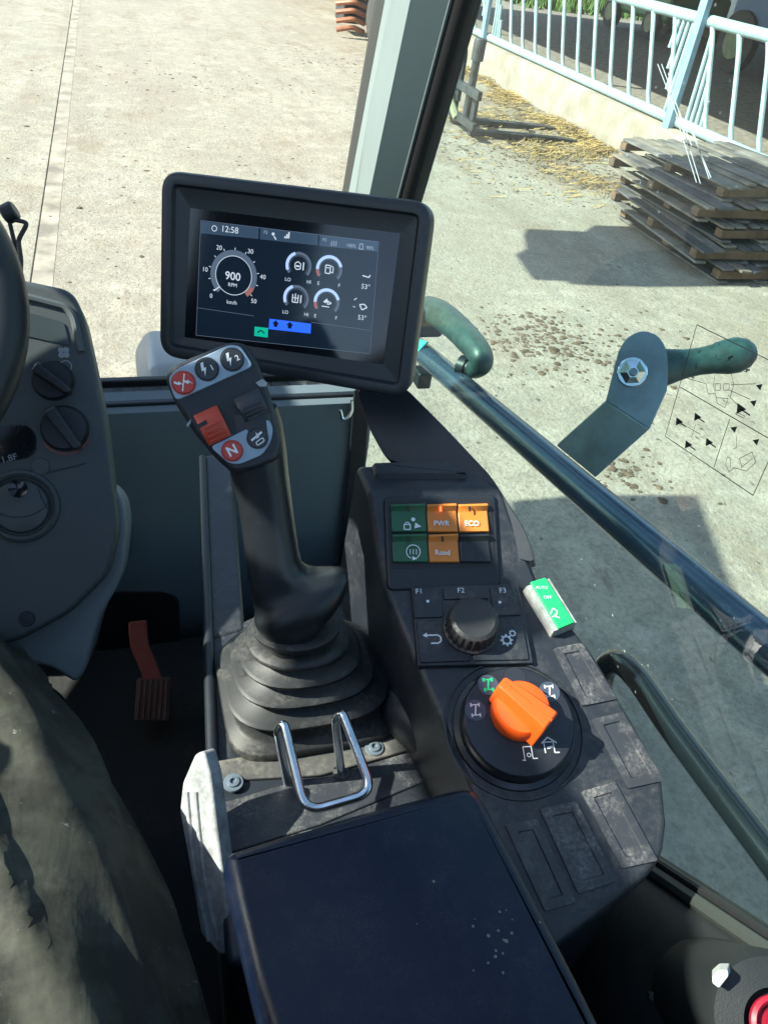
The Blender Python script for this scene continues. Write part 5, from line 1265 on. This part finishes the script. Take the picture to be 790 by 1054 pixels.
for hx_, hy_, hz_, sgn in ((-.455, .40, 1.86, 1), (.045, -.235, 2.0, -1)):
    limb([(hx_ - .012, hy_ - .05, hz_ - .03), (hx_, hy_, hz_)], [.032, .034])
    for k in range(4): limb([(hx_ - .024 + k * .016, hy_, hz_), (hx_ - .026 + k * .017, hy_ + .04, hz_ + .01), (hx_ - .024 + k * .016, hy_ + .05 + (k in (1, 2)) * .006, hz_ - .02)], [.010, .009, .008], 3)
    limb([(hx_ + .03 * sgn, hy_ - .02, hz_), (hx_ + .045 * sgn, hy_ + .02, hz_ - .012)], [.012, .009], 3)
bo = body.build('body', pm, per)
rm_ = bo.modifiers.new('remesh', 'REMESH'); rm_.mode = 'VOXEL'; rm_.voxel_size = .009; rm_.use_smooth_shade = True
smn = bo.modifiers.new('smooth', 'SMOOTH'); smn.iterations = 6; smn.factor = .6
for nm, scl, strg in (('folds', .13, .020), ('creases', .05, .006)):
    tx_ = bpy.data.textures.new(nm, 'CLOUDS'); tx_.noise_scale = scl; tx_.noise_depth = 2
    dp = bo.modifiers.new(nm, 'DISPLACE'); dp.texture = tx_; dp.strength = strg; dp.mid_level = .5; dp.texture_coords = 'GLOBAL'

def ridged(p, sc):
    n = noise.noise(V((p.x * sc[0], p.y * sc[1], p.z * sc[2])))
    return 1 - (math.sqrt(n * n + .012) - .11) * 2.2
def trouser_leg(pts, rr):
    path = curve(pts, 26); m = len(path); SEG = 120; rings = []; prev = None
    for i, p in enumerate(path):
        t = i / (m - 1) * (len(rr) - 1); k = min(int(t), len(rr) - 2); r = rr[k] * (1 - (t - k)) + rr[k + 1] * (t - k)
        d = (path[min(i + 1, m - 1)] - path[max(i - 1, 0)]).normalized()
        a = V((1, 0, 0)); a = (a - d * a.dot(d)).normalized(); b = d.cross(a); ring = []
        for j in range(SEG):
            th = 2 * PI * j / SEG; o = a * math.cos(th) + b * math.sin(th)
            u = i / m; q_ = V((math.cos(th) * .9 + u * 1.1, math.sin(th) * .9 + u * .4, u * 3.2))
            f = ridged(q_, (1.3, 1.3, 0.9)) * .014 + max(0, ridged(V((q_.x + 7, q_.y, q_.z)), (3.0, 2.8, 1.4))) ** 2 * .010 + noise.noise(q_ * 5) * .0016
            f += .008 * math.sin(th * 1.0 + 1.5)
            ring.append(p + o * (r + f))
        rings.append(ring)
    return MB().loft(rings, True, True)
trouser_leg([(-.13, -.14, 1.50), (-.112, .10, 1.515), (-.155, .33, 1.510), (-.212, .510, 1.485), (-.222, .575, 1.41), (-.215, .60, 1.24), (-.21, .63, 1.04)], [.118, .114, .102, .090, .086, .080, .075]).build('trousers', pm, per, angle=75)
trouser_leg([(-.35, -.14, 1.50), (-.392, .10, 1.515), (-.42, .34, 1.520), (-.44, .55, 1.50), (-.445, .61, 1.42), (-.45, .62, 1.24), (-.45, .63, 1.04)], [.118, .116, .106, .092, .090, .082, .075]).build('trousers', pm, per, angle=75)
